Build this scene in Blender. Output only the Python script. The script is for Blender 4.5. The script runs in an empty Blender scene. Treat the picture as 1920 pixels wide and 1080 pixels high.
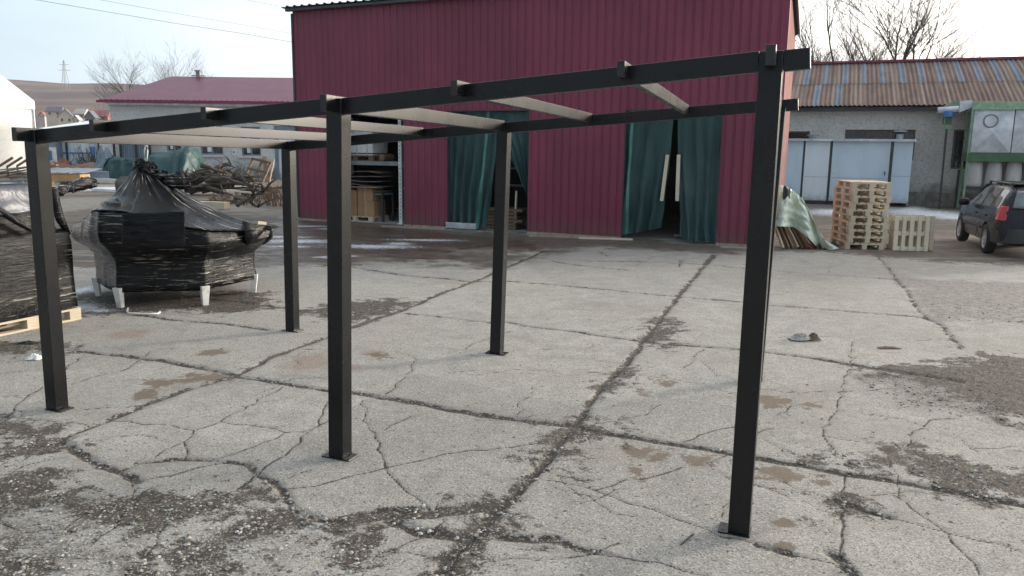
import bpy, bmesh, math, random
import numpy as np
from mathutils import Vector, Matrix, noise as mnoise
R = math.radians
rnd = random.Random(7)
S = bpy.context.scene
COL = S.collection

# ---------------------------------------------------------------- camera
F_PX, HOR, ROLL, CAM_H = 1480.0, 280.0, 0.012, 2.05
PITCH = math.atan((540 - HOR) / F_PX)
fw = np.array([0, math.cos(PITCH), -math.sin(PITCH)])
r0 = np.array([1.0, 0, 0]); u0 = np.cross(r0, fw)
rt = math.cos(ROLL) * r0 + math.sin(ROLL) * u0
upv = -math.sin(ROLL) * r0 + math.cos(ROLL) * u0
cd = bpy.data.cameras.new('camera'); cam = bpy.data.objects.new('camera', cd); COL.objects.link(cam)
cd.sensor_width = 36; cd.lens = 36 * F_PX / 1920; cd.clip_start = 0.05; cd.clip_end = 6000
cam.matrix_world = Matrix(((rt[0], upv[0], -fw[0], 0), (rt[1], upv[1], -fw[1], 0), (rt[2], upv[2], -fw[2], CAM_H), (0, 0, 0, 1)))
S.camera = cam
S.view_settings.view_transform = 'Standard'; S.view_settings.look = 'None'
S.view_settings.gamma = 1; S.view_settings.exposure = 0.52; S.view_settings.use_curve_mapping = False

def ray(px, py):
    return fw + rt * (px - 960) / F_PX - upv * (py - 540) / F_PX
def G(px, py, z=0.0):                      # photo point -> place on the ground (or at height z)
    d = ray(px, py); t = (z - CAM_H) / d[2]
    return Vector((d[0] * t, d[1] * t, z))
def AT(px, py, Y):                         # photo point -> place at distance Y
    d = ray(px, py); t = Y / d[1]
    return Vector((d[0] * t, Y, CAM_H + d[2] * t))

# ---------------------------------------------------------------- sky and sun
SUN_AZ, SUN_EL = R(28), R(10)              # azimuth from +X towards +Y
sdir = Vector((math.cos(SUN_EL) * math.cos(SUN_AZ), math.cos(SUN_EL) * math.sin(SUN_AZ), math.sin(SUN_EL)))
W = bpy.data.worlds.new('World'); S.world = W; W.use_nodes = True
nt = W.node_tree; nt.nodes.clear()
def wn(t): return nt.nodes.new(t)
sky = wn('ShaderNodeTexSky'); sky.sky_type = 'NISHITA'; sky.sun_disc = False
sky.sun_elevation = SUN_EL; sky.sun_rotation = math.pi / 2 - SUN_AZ
sky.air_density = 1.0; sky.dust_density = 3.0; sky.ozone_density = 1.0
tc = wn('ShaderNodeTexCoord')
dot = wn('ShaderNodeVectorMath'); dot.operation = 'DOT_PRODUCT'; dot.inputs[1].default_value = sdir
nt.links.new(tc.outputs['Generated'], dot.inputs[0])
rmp = wn('ShaderNodeValToRGB')             # thin high cloud: brighter towards the hidden sun
rmp.color_ramp.elements[0].position = 0.0; rmp.color_ramp.elements[0].color = (.27, .32, .37, 1)
rmp.color_ramp.elements[1].position = 1.0; rmp.color_ramp.elements[1].color = (8, 7, 5.6, 1)
for p_, c_ in ((.30, (.40, .47, .54)), (.42, (.52, .66, .775)), (.55, (.66, .775, .86)), (.75, (1.02, 1.02, 1.04)), (.88, (1.45, 1.42, 1.38)), (.95, (2.8, 2.6, 2.3)), (.975, (3.9, 3.6, 3.1))):
    e = rmp.color_ramp.elements.new(p_); e.color = (*c_, 1)
ma = wn('ShaderNodeMath'); ma.operation = 'MULTIPLY_ADD'; ma.inputs[1].default_value = .5; ma.inputs[2].default_value = .5
nt.links.new(dot.outputs['Value'], ma.inputs[0]); nt.links.new(ma.outputs[0], rmp.inputs[0])
mp = wn('ShaderNodeMapping'); mp.inputs['Scale'].default_value = (1.2, 1.2, 5)
nt.links.new(tc.outputs['Generated'], mp.inputs[0])
cn = wn('ShaderNodeTexNoise'); cn.inputs['Scale'].default_value = 1.6; cn.inputs['Detail'].default_value = 4
nt.links.new(mp.outputs[0], cn.inputs['Vector'])
cr = wn('ShaderNodeMapRange'); cr.inputs[1].default_value = .35; cr.inputs[2].default_value = .65; cr.inputs[3].default_value = .9; cr.inputs[4].default_value = 1.12
nt.links.new(cn.outputs[0], cr.inputs[0])
cm = wn('ShaderNodeMix'); cm.data_type = 'RGBA'; cm.blend_type = 'MULTIPLY'; cm.inputs[0].default_value = 1
nt.links.new(rmp.outputs[0], cm.inputs[6]); nt.links.new(cr.outputs[0], cm.inputs[7])
sc_ = wn('ShaderNodeVectorMath'); sc_.operation = 'SCALE'; sc_.inputs['Scale'].default_value = 10.5
nt.links.new(cm.outputs[2], sc_.inputs[0])
mx = wn('ShaderNodeMix'); mx.data_type = 'RGBA'; mx.inputs[0].default_value = .8
nt.links.new(sky.outputs[0], mx.inputs[6]); nt.links.new(sc_.outputs[0], mx.inputs[7])
bg = wn('ShaderNodeBackground'); bg.inputs['Strength'].default_value = .1
wo = wn('ShaderNodeOutputWorld')
nt.links.new(mx.outputs[2], bg.inputs[0]); nt.links.new(bg.outputs[0], wo.inputs[0])
sl = bpy.data.lights.new('sun', 'SUN'); sl.energy = 3.0; sl.angle = R(9); sl.color = (1, .915, .81)
so = bpy.data.objects.new('sun', sl); COL.objects.link(so); so.rotation_euler = (-sdir).to_track_quat('-Z', 'Y').to_euler()

# ---------------------------------------------------------------- material helpers
class NT:
    def __init__(s, name):
        s.m = bpy.data.materials.new(name); s.m.use_nodes = True; s.t = s.m.node_tree
        s.b = s.t.nodes['Principled BSDF']; s.out = s.t.nodes['Material Output']
        s.geo = s.t.nodes.new('ShaderNodeNewGeometry'); s.tc = s.t.nodes.new('ShaderNodeTexCoord')
    def link(s, a, b): s.t.links.new(a, b)
    def put(s, sock, v):
        if isinstance(v, (int, float)): sock.default_value = v
        elif isinstance(v, tuple): sock.default_value = v if len(v) != 3 or sock.type == 'VECTOR' else (*v, 1)
        else: s.link(v, sock)
    def math(s, op, a, b=0.0, c=None, clamp=False):
        n = s.t.nodes.new('ShaderNodeMath'); n.operation = op; n.use_clamp = clamp
        s.put(n.inputs[0], a); s.put(n.inputs[1], b)
        if c is not None: s.put(n.inputs[2], c)
        return n.outputs[0]
    def vec(s, sc=(1, 1, 1), obj=True, rot=(0, 0, 0)):
        n = s.t.nodes.new('ShaderNodeMapping'); n.inputs['Scale'].default_value = sc; n.inputs['Rotation'].default_value = rot
        s.link(s.tc.outputs['Object'] if obj else s.geo.outputs['Position'], n.inputs[0]); return n.outputs[0]
    def noise(s, scale, detail=4, rough=.55, vec=None, dist=0):
        n = s.t.nodes.new('ShaderNodeTexNoise'); n.inputs['Scale'].default_value = scale; n.inputs['Detail'].default_value = detail
        n.inputs['Roughness'].default_value = rough; n.inputs['Distortion'].default_value = dist
        s.link(vec if vec is not None else s.tc.outputs['Object'], n.inputs['Vector']); return n.outputs[0]
    def voro(s, scale, vec=None, out='Distance', rnd=1):
        n = s.t.nodes.new('ShaderNodeTexVoronoi'); n.inputs['Scale'].default_value = scale; n.inputs['Randomness'].default_value = rnd
        s.link(vec if vec is not None else s.tc.outputs['Object'], n.inputs['Vector']); return n.outputs[out]
    def mr(s, v, a, b, c=0.0, d=1.0, smooth=True):
        n = s.t.nodes.new('ShaderNodeMapRange'); n.interpolation_type = 'SMOOTHSTEP' if smooth else 'LINEAR'
        s.put(n.inputs[0], v)
        for i, x in enumerate((a, b, c, d)): n.inputs[1 + i].default_value = x
        return n.outputs[0]
    def mix(s, f, a, b, mode='MIX'):
        n = s.t.nodes.new('ShaderNodeMix'); n.data_type = 'RGBA'; n.blend_type = mode
        s.put(n.inputs[0], f); s.put(n.inputs[6], a); s.put(n.inputs[7], b); return n.outputs[2]
    def attr(s, name):
        n = s.t.nodes.new('ShaderNodeAttribute'); n.attribute_name = name; return n.outputs['Fac']
    def bump(s, h, st=.3, d=.01):
        n = s.t.nodes.new('ShaderNodeBump'); n.inputs['Strength'].default_value = st; n.inputs['Distance'].default_value = d
        s.link(h, n.inputs['Height']); s.link(n.outputs[0], s.b.inputs['Normal'])
    def set(s, **k):
        names = dict(col='Base Color', rough='Roughness', metal='Metallic', spec='Specular IOR Level', coat='Coat Weight', coatr='Coat Roughness', trans='Transmission Weight', alpha='Alpha', ior='IOR')
        for a, v in k.items(): s.put(s.b.inputs[names[a]], v)
        return s.m

def simple(name, c, rough=.6, var=.25, scale=3.0, metal=0.0, bump=0.0, bscale=40, vsc=(1, 1, 1), grime=None, **k):
    n = NT(name); v = n.vec(vsc)
    a = n.noise(scale, 5, .6, v)
    lo = tuple(x * (1 - var) for x in c); hi = tuple(min(1, x * (1 + var)) for x in c)
    col = n.mix(n.mr(a, .3, .7), lo, hi)
    f = n.noise(scale * 9, 4, .6, v)
    col = n.mix(n.mr(f, .45, .8, 0, .35), col, tuple(x * .6 for x in c))
    if grime: col = n.mix(n.mr(n.noise(scale * 2.3, 6, .7, v), .52, .66), col, grime)
    n.set(col=col, rough=n.math('MULTIPLY_ADD', f, .25, rough - .12, clamp=True), metal=metal, **k)
    if bump: n.bump(n.noise(bscale, 5, .6, v), bump, .01)
    return n.m

M = {}
def steel_black():
    n = NT('satin black steel'); a = n.noise(4, 5); f = n.noise(300, 2)
    n.set(col=n.mix(n.mr(a, .3, .7), (.0035, .004, .005), (.006, .0065, .008)), rough=n.mr(n.noise(3, 3), .3, .7, .268, .285), spec=.38, coat=0.0)
    return n.m
M['steel'] = steel_black()
M['zinc'] = simple('galvanised steel', (.60, .63, .68), .38, .22, 2.2, .35)
M['greymetal'] = simple('grey painted metal', (.22, .24, .26), .5, .2, 3, .2)
M['white'] = simple('white painted steel', (.72, .72, .70), .5, .08, 4, grime=(.5, .48, .44))
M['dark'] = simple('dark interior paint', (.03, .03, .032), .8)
M['rubber'] = simple('tyre rubber', (.018, .018, .019), .8)
M['glass'] = simple('dark window glass', (.02, .025, .03), .08, .3, 2, spec=.8)
M['card'] = simple('brown cardboard', (.36, .21, .11), .85, .12, 4)
M['card2'] = simple('pale cardboard', (.42, .30, .2), .85, .12, 4)
M['blackp'] = simple('black plastic', (.014, .014, .015), .5)

def wood(name, a, b, sc=(1, 1, 1), grey=None):
    n = NT(name); v = n.vec(sc)
    g = n.noise(6, 6, .65, n.vec((sc[0] * 1, sc[1] * 12, sc[2] * 12)))
    big = n.noise(1.7, 3, .5, v)
    c = n.mix(n.mr(g, .35, .65), a, b); c = n.mix(n.mr(big, .35, .7, 0, .55), c, grey or tuple(x * .65 for x in a))
    info = n.t.nodes.new('ShaderNodeObjectInfo')
    c = n.mix(n.mr(info.outputs['Random'], 0, 1, 0, .35, False), c, tuple(x * .55 for x in b))
    n.set(col=c, rough=.8); n.bump(g, .3, .004); return n.m
M['pallet'] = wood('pale pallet wood', (.54, .45, .325), (.69, .60, .46))
M['palletw'] = wood('bleached pallet wood', (.66, .58, .44), (.78, .70, .56))
M['oldwood'] = wood('old brown wood', (.16, .10, .065), (.25, .16, .10))
M['beam'] = wood('fresh orange timber', (.55, .30, .12), (.66, .4, .18))
M['bark'] = wood('grey brown bark', (.06, .049, .04), (.135, .11, .09))
M['twig'] = simple('bare twigs', (.075, .062, .052), .9, .3, 6)
M['twigd'] = simple('dark bare branches', (.045, .04, .036), .9, .3, 6)

def sheet(name, c, rough=.38):
    n = NT(name); a = n.noise(.9, 4, .5, n.vec((1, 1, .35))); f = n.noise(40, 3)
    lo = tuple(x * .86 for x in c); hi = tuple(x * 1.12 for x in c)
    col = n.mix(n.mr(a, .3, .7), lo, hi)
    st = n.noise(3.2, 5, .6, n.vec((4, 4, .25)))
    col = n.mix(n.mr(st, .55, .8, 0, .35), col, tuple(x * .72 + .012 for x in c))
    sz = n.t.nodes.new('ShaderNodeSeparateXYZ'); n.link(n.tc.outputs['Object'], sz.inputs[0])      # mud splashed up from the yard
    up = n.math('ADD', sz.outputs[2], n.math('MULTIPLY', n.math('SUBTRACT', n.noise(5, 6, .7), .5), .9))
    col = n.mix(n.mr(up, .0, .5, .55, 0), col, (.115, .085, .07))
    n.set(col=col, rough=n.mr(f, .3, .7, rough - .05, rough + .1), spec=.42); n.bump(n.noise(2.2, 3), .2, .03)
    return n.m
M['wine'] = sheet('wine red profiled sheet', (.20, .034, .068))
M['salmon'] = simple('wine sheet painted sunlit pink', (.42, .26, .245), .9, .12, 2, spec=0.0)  # sunlit, grazing look of the wine sheet put into a matt pink colour
M['wineroof'] = sheet('wine red roof sheet', (.155, .034, .066), .42)
M['eave'] = simple('dark grey roof edge', (.035, .042, .045), .5)
M['blueshed'] = sheet('pale blue sheet panel', (.53, .62, .71), .4)
M['shedwhite'] = sheet('pale grey panel', (.64, .69, .74), .4)

def render_wall(name, a, b, dirt):
    n = NT(name); v = n.vec()
    c = n.mix(n.mr(n.noise(1.1, 6, .65, v), .32, .68), a, b)
    c = n.mix(n.mr(n.noise(7, 6, .7, v), .5, .72, 0, .6), c, tuple(x * .62 for x in a))
    sp = n.noise(9, 5, .75, v); c = n.mix(n.mr(sp, .50, .62, 0, .55), c, tuple(x * .5 for x in a)); c = n.mix(n.mr(n.noise(14, 4, .75, v), .54, .64, 0, .7), c, (.70, .70, .68))
    z = n.t.nodes.new('ShaderNodeSeparateXYZ'); n.link(n.tc.outputs['Object'], z.inputs[0])
    zz = n.math('ADD', z.outputs[2], n.math('MULTIPLY', n.math('SUBTRACT', n.noise(1.6, 6, .65, v), .5), 2.4))
    c = n.mix(n.mr(zz, .15, 1.25, .85, 0), c, dirt)
    n.set(col=c, rough=.9); n.bump(n.noise(22, 4, .6, v), .5, .02); return n.m
M['stucco'] = render_wall('weathered grey render', (.50, .51, .51), (.64, .64, .63), (.085, .085, .09))
M['stucco2'] = render_wall('rough beige grey render', (.46, .445, .41), (.57, .55, .515), (.10, .095, .085))

def tarp(name, a, b):
    n = NT(name); v = n.vec()
    f = n.noise(1.6, 5, .6, n.vec((1, 1, .4)), .6)
    c = n.mix(n.mr(f, .3, .72), a, b)
    weave = n.voro(60, v)
    c = n.mix(n.mr(weave, 0, .6, 0, .3), c, tuple(x * .5 for x in a))
    n.set(col=c, rough=.5, spec=.4); n.bump(n.noise(6, 5, .6, n.vec((2, 2, .5)), .8), .45, .03); return n
tn = tarp('green woven tarpaulin', (.008, .046, .048), (.017, .080, .082)); M['tarp'] = tn.m
def netmat():
    n = tarp('green shade net', (.036, .088, .092), (.085, .185, .188))
    tr = n.t.nodes.new('ShaderNodeBsdfTranslucent'); tr.inputs[0].default_value = (.03, .11, .105, 1)
    tp = n.t.nodes.new('ShaderNodeBsdfTransparent')
    m1 = n.t.nodes.new('ShaderNodeMixShader'); m1.inputs[0].default_value = .25
    m2 = n.t.nodes.new('ShaderNodeMixShader'); m2.inputs[0].default_value = .2
    n.link(n.b.outputs[0], m1.inputs[1]); n.link(tr.outputs[0], m1.inputs[2])
    n.link(m1.outputs[0], m2.inputs[1]); n.link(tp.outputs[0], m2.inputs[2]); n.link(m2.outputs[0], n.out.inputs[0])
    return n.m
M['net'] = netmat()
M['netlight'] = simple('pale green hem tape', (.07, .2, .17), .5, .2, 4)

def film(name, light=.35):
    n = NT(name)
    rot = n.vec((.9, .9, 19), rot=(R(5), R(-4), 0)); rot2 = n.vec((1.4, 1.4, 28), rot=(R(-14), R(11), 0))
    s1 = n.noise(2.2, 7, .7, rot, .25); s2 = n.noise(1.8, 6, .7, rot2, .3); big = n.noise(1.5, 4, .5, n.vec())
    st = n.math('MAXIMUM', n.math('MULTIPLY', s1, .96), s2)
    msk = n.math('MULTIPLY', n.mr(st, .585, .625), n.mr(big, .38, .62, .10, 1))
    n.set(col=n.mix(n.math('MULTIPLY', msk, light), (.004, .0045, .006), (.58, .54, .46)), rough=n.mr(s1, .35, .7, .14, .30), spec=.26)  # pale streaks are the film's highlights, mixed into its base colour
    h = n.math('ADD', n.math('MULTIPLY', st, .7), n.math('MULTIPLY', n.noise(7, 5, .6, n.vec((1, 1, 2))), .4))
    n.bump(h, .6, .03); return n.m
M['film'] = film('black stretch film', .62)
def filmcone():
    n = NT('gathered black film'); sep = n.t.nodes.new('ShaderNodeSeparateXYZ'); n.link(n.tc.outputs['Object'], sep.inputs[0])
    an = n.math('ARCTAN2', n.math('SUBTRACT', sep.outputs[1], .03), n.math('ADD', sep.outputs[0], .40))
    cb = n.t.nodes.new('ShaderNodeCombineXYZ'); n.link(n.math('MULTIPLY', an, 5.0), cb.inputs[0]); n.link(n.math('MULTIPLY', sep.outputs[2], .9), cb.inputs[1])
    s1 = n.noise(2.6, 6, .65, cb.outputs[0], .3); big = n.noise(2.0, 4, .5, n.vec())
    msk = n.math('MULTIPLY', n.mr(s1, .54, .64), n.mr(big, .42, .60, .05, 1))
    n.set(col=n.mix(n.math('MULTIPLY', msk, .8), (.004, .0045, .006), (.58, .54, .46)), rough=n.mr(s1, .35, .7, .10, .22), spec=.22)  # bright fold highlights painted as pale radial streaks in the colour
    n.bump(n.math('ADD', n.math('MULTIPLY', s1, .9), n.math('MULTIPLY', n.noise(6, 5, .6, n.vec()), .5)), 1.0, .08); return n.m
M['filmcone'] = filmcone()
M['filmdark'] = film('smooth black film', .06)
def clearfilm(name, c, alpha=.8):
    n = NT(name); f = n.noise(3, 6, .65, n.vec((1, 1, .5)), 1.0)
    n.set(col=n.mix(n.mr(f, .3, .7), tuple(x * .75 for x in c), c), rough=.28, spec=.45)
    n.bump(f, .6, .05)
    tr = n.t.nodes.new('ShaderNodeBsdfTranslucent'); tr.inputs[0].default_value = (*c, 1)
    m1 = n.t.nodes.new('ShaderNodeMixShader'); m1.inputs[0].default_value = .35
    tp = n.t.nodes.new('ShaderNodeBsdfTransparent'); m2 = n.t.nodes.new('ShaderNodeMixShader'); m2.inputs[0].default_value = 1 - alpha
    n.link(n.b.outputs[0], m1.inputs[1]); n.link(tr.outputs[0], m1.inputs[2])
    n.link(m1.outputs[0], m2.inputs[1]); n.link(tp.outputs[0], m2.inputs[2]); n.link(m2.outputs[0], n.out.inputs[0]); return n.m
M['greenfilm'] = clearfilm('milky green plastic sheet', (.84, .92, .83), .94)
M['bagfilm'] = clearfilm('clear plastic bag', (.82, .80, .79), .92)
M['clear'] = clearfilm('grey translucent film', (.085, .10, .14), 1.0)
M['snow'] = simple('old snow', (.78, .80, .84), .6, .08, 6, bump=.5, bscale=14)
M['tent'] = simple('white marquee fabric', (.88, .86, .80), .7, .04, .5)
M['tentroof'] = simple('white marquee roof', (.72, .76, .80), .5, .05, 1)
M['paleblue'] = simple('pale blue hut wall', (.50, .60, .68), .7, .15, 1, grime=(.62, .62, .62))
M['blue'] = simple('blue paint', (.05, .20, .46), .5, .2, 3)
M['bluegrey'] = simple('blue grey sheet', (.17, .21, .27), .5, .2, 2)
M['mgreen'] = simple('light green machine paint', (.20, .33, .21), .5, .18, 3, grime=(.12, .2, .12))
M['mgreen2'] = simple('dark green machine paint', (.055, .13, .06), .5, .2, 3)
M['concrete'] = simple('concrete plinth', (.32, .30, .28), .9, .2, 3, bump=.3)
M['plinth'] = simple('worn plinth strip', (.33, .27, .23), .85, .2, 3, grime=(.30, .13, .07))
M['red'] = simple('red paint', (.3, .03, .03), .5)
M['woodred'] = simple('red brown board', (.25, .06, .05), .6)
M['carpaint'] = simple('dark blue car paint', (.010, .012, .020), .25, .15, 2, coat=.15, coatr=.06, spec=.25)
M['cardust'] = simple('dusty black trim', (.035, .034, .035), .6, .3, 6)
M['lampred'] = simple('red lamp lens', (.42, .02, .02), .15, .15, 8, spec=.7)
M['chrome'] = simple('alloy', (.55, .55, .57), .3, .1, 5, .8)
M['carglass'] = simple('tinted car glass', (.16, .18, .18), .04, .3, 2, spec=1.0)
M['rooftint'] = simple('car roof paint glare', (.03, .034, .05), .12, .15, 2, coat=1, coatr=.03, spec=.6)
M['brick'] = simple('bricks', (.25, .1, .07), .9, .2, 4)
M['housewall'] = simple('cream house wall', (.50, .45, .38), .9, .1, .4)
M['roofgrey'] = simple('slate roof', (.13, .13, .16), .8, .1, .4)
M['roofred'] = simple('red tile roof', (.28, .10, .10), .8, .1, .4)
M['roofpale'] = simple('pale roof', (.45, .43, .42), .8, .1, .4)

def rustroof():
    n = NT('rusted corrugated sheet'); v = n.vec((1, .3, .3))
    sep = n.t.nodes.new('ShaderNodeSeparateXYZ'); n.link(n.tc.outputs['Object'], sep.inputs[0])
    c = n.mix(n.mr(n.noise(2.2, 6, .7, v), .35, .68), (.105, .058, .046), (.19, .115, .09))
    per = n.noise(3.1, 2, .6, n.vec((1.4, .03, .03)))
    c = n.mix(n.mr(per, .50, .68, 0, .75), c, (.26, .195, .16))
    c = n.mix(n.mr(n.noise(16, 5, .7, v), .52, .75, 0, .6), c, (.09, .045, .032))
    n.set(col=c, rough=.75); n.bump(n.noise(10, 5), .3, .01); return n.m
M['rust'] = rustroof()
M['translu'] = simple('grey blue fibreglass strip', (.16, .185, .235), .85, .2, .8)

# ---------------------------------------------------------------- mesh helpers
class MB:
    def __init__(s): s.v = []; s.f = []; s.mi = []; s.cur = 0
    def poly(s, pts):
        i = len(s.v); s.v += [tuple(p) for p in pts]; s.f.append(tuple(range(i, i + len(pts)))); s.mi.append(s.cur)
    def hexa(s, p):                        # 8 points: bottom 4 ccw, top 4 ccw
        i = len(s.v); s.v += [tuple(q) for q in p]
        for q in ((3, 2, 1, 0), (4, 5, 6, 7), (0, 1, 5, 4), (1, 2, 6, 5), (2, 3, 7, 6), (3, 0, 4, 7)):
            s.f.append(tuple(i + k for k in q)); s.mi.append(s.cur)
    def box(s, c, d, mat=None):
        c = Vector(c); x, y, z = (k / 2 for k in d)
        p = [Vector(q) for q in ((-x, -y, -z), (x, -y, -z), (x, y, -z), (-x, y, -z), (-x, -y, z), (x, -y, z), (x, y, z), (-x, y, z))]
        if mat is not None: p = [mat @ q for q in p]
        s.hexa([q + c for q in p]); return s
    def bar(s, a, b, w, h, up=(0, 0, 1)):  # box from a to b
        a = Vector(a); b = Vector(b); d = (b - a).normalized(); sd = d.cross(Vector(up))
        if sd.length < 1e-4: sd = d.cross(Vector((1, 0, 0)))
        sd = sd.normalized() * w / 2; u = sd.cross(d).normalized() * h / 2
        s.hexa([a - sd - u, a + sd - u, b + sd - u, b - sd - u, a - sd + u, a + sd + u, b + sd + u, b - sd + u]); return s
    def tube(s, pts, rad, n=6, cap=True):
        pts = [Vector(p) for p in pts]; rings = []
        if not isinstance(rad, (list, tuple)): rad = [rad] * len(pts)
        for k, p in enumerate(pts):
            d = (pts[min(k + 1, len(pts) - 1)] - pts[max(k - 1, 0)]).normalized()
            a = d.cross(Vector((0, 0, 1))); a = a.normalized() if a.length > 1e-3 else Vector((1, 0, 0)); b = d.cross(a)
            i = len(s.v); rings.append(i)
            for j in range(n):
                t = 2 * math.pi * j / n; s.v.append(tuple(p + (a * math.cos(t) + b * math.sin(t)) * rad[k]))
        for k in range(len(pts) - 1):
            for j in range(n):
                j2 = (j + 1) % n; s.f.append((rings[k] + j, rings[k] + j2, rings[k + 1] + j2, rings[k + 1] + j)); s.mi.append(s.cur)
        if cap and n > 2:
            s.f.append(tuple(rings[0] + j for j in range(n))); s.f.append(tuple(rings[-1] + n - 1 - j for j in range(n))); s.mi += [s.cur] * 2
        return s
    def loft(s, rings, closed=True, cap=True):
        base = len(s.v); n = len(rings[0])
        for r in rings: s.v += [tuple(p) for p in r]
        for k in range(len(rings) - 1):
            for j in range(n if closed else n - 1):
                j2 = (j + 1) % n; a = base + k * n; s.f.append((a + j, a + j2, a + n + j2, a + n + j)); s.mi.append(s.cur)
        if cap:
            s.f.append(tuple(base + n - 1 - j for j in range(n))); s.f.append(tuple(base + (len(rings) - 1) * n + j for j in range(n))); s.mi += [s.cur] * 2
        return s
    def grid(s, fn, nu, nv):
        base = len(s.v)
        for i in range(nu + 1):
            for j in range(nv + 1): s.v.append(tuple(fn(i / nu, j / nv)))
        for i in range(nu):
            for j in range(nv):
                a = base + i * (nv + 1) + j; s.f.append((a, a + nv + 1, a + nv + 2, a + 1)); s.mi.append(s.cur)
        return s
    def build(s, name, mats, parent=None, smooth=False, bevel=0, loc=None, solid=0):
        me = bpy.data.meshes.new(name); me.from_pydata(s.v, [], s.f); me.update()
        mats = mats if isinstance(mats, (list, tuple)) else [mats]
        for m in mats: me.materials.append(m)
        if len(mats) > 1: me.polygons.foreach_set('material_index', s.mi)
        bm = bmesh.new(); bm.from_mesh(me); bmesh.ops.recalc_face_normals(bm, faces=bm.faces); bm.to_mesh(me); bm.free()
        if smooth: me.polygons.foreach_set('use_smooth', [True] * len(me.polygons))
        o = bpy.data.objects.new(name, me); COL.objects.link(o)
        if parent: o.parent = parent
        if loc is not None: o.location = loc
        if solid:
            m = o.modifiers.new('thickness', 'SOLIDIFY'); m.thickness = solid; m.offset = 0
        if bevel:
            m = o.modifiers.new('bevel', 'BEVEL'); m.width = bevel; m.segments = 2; m.limit_method = 'ANGLE'
        return o
def tag(o, label=None, cat=None, group=None, kind=None):
    if label: o['label'] = label
    if cat: o['category'] = cat
    if group: o['group'] = group
    if kind: o['kind'] = kind
    return o
def thing(name, label, cat, loc=(0, 0, 0), rz=0, group=None):
    o = bpy.data.objects.new(name, None); COL.objects.link(o); o.location = loc; o.rotation_euler = (0, 0, rz)
    o.empty_display_size = .2
    return tag(o, label, cat, group)
def copy_tree(o, parent=None):
    c = o.copy(); COL.objects.link(c); c.parent = parent
    for ch in [k for k in COL.objects if k.parent == o]: copy_tree(ch, c)
    return c
def nz(x, y, z=0.0): return mnoise.noise(Vector((x, y, z)))

# ---------------------------------------------------------------- ground: one sheet to the horizon
def gp(*pts): return [tuple(G(*p)[:2]) for p in pts]
def smooth_jag(pl, seed, amp, step=.12):   # real joints wander: subdivide and jitter in metres
    r = random.Random(seed); out = [pl[0]]
    for a, b in zip(pl, pl[1:]):
        L = math.hypot(b[0] - a[0], b[1] - a[1]); k = max(1, min(14, int(L / step)))
        nx, ny = -(b[1] - a[1]) / max(L, 1e-6), (b[0] - a[0]) / max(L, 1e-6)
        for i in range(1, k + 1):
            o = r.uniform(-amp, amp) if i < k else 0
            out.append((a[0] + (b[0] - a[0]) * i / k + nx * o, a[1] + (b[1] - a[1]) * i / k + ny * o))
    return out
JOINTS = [  # half width (m), photo points of the dirt-filled slab joints
 (.022, (100,835),(115,822),(200,789),(267,760),(370,724),(441,704),(489,682),(500,672),(560,650),(615,632),(660,613)),
 (.045, (660,613),(700,598),(757,580)), (.03, (757,580),(833,547),(887,528),(927,510),(1000,480),(1020,470)),
 (.02, (125,655),(180,662),(240,668)), (.028, (240,668),(300,675),(370,688),(441,703)),
 (.022, (444,706),(507,715),(560,724),(615,732),(658,735)), (.032, (658,735),(714,745),(799,758),(899,778),(992,789),(1077,798)),
 (.026, (1073,800),(1121,810),(1196,821),(1277,834),(1373,850),(1428,860)), (.024, (1428,860),(1539,880),(1632,895),(1724,910),(1798,924),(1854,936),(1920,947),(2050,965)),
 (.028, (1092,776),(1073,802),(1040,839),(1025,861),(996,891)), (.036, (996,891),(955,932),(921,965),(881,1006),(840,1050),(815,1090)),
 (.022, (1166,684),(1136,713),(1116,743),(1092,776)), (.027, (1322,496),(1301,521),(1275,551),(1258,572),(1232,607),(1203,641),(1177,679),(1143,713)), (.05,(1339,478),(1322,496)),
 (.012, (760,587),(833,595),(920,605),(947,603),(1000,613),(1067,620)), (.02, (1067,620),(1133,630),(1198,639),(1271,647),(1382,654),(1437,660),(1527,671)), (.04, (1527,671),(1600,683),(1655,692),(1741,705),(1800,715)),
 (.02, (657,500),(700,507),(767,517),(833,522),(880,528),(950,527),(1033,533),(1133,542),(1185,548),(1271,556),(1395,566),(1442,572),(1527,578)), (.022, (1527,578),(1613,585),(1728,594),(1764,607)),
 (.018, (860,470),(950,478),(1000,482),(1100,489),(1185,490),(1313,495),(1399,503),(1450,507),(1527,513),(1613,519),(1672,523)),
 (.02, (1025,486),(1060,494),(1110,500),(1180,507)),
 (.014, (1642,478),(1668,504),(1677,521),(1698,542),(1715,572),(1732,594),(1766,611),(1783,632),(1800,653)),
 (.03, (380,560),(440,566),(500,573),(537,577),(560,583)), (.02, (250,590),(330,600),(420,606),(500,618)),
 (.016, (1120,470),(1140,480)), (.01, (1276,488),(1273,500)),
 (.06, (640,976),(733,961),(807,961),(862,954),(930,945)), (.035, (733,976),(788,998),(862,1006),(900,1000)),
 (.028, (936,1006),(992,1010),(1040,1010)), (.012, (1040,1010),(1084,1028),(1140,1039)),
 (.024, (115,828),(167,861),(222,884)), (.011, (222,884),(256,868),(326,861),(370,861),(419,865),(463,869)), (.014, (463,869),(481,887),(519,906),(537,932),(548,954)),
 (.02, (259,902),(240,890),(222,884)), (.02,(548,954),(600,973),(640,980)),
 (.02, (1569,939),(1613,954),(1669,969)), (.014, (1421,1021),(1484,1039)), (.025, (1554,1035),(1573,1045),(1598,1075)),
]
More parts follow.
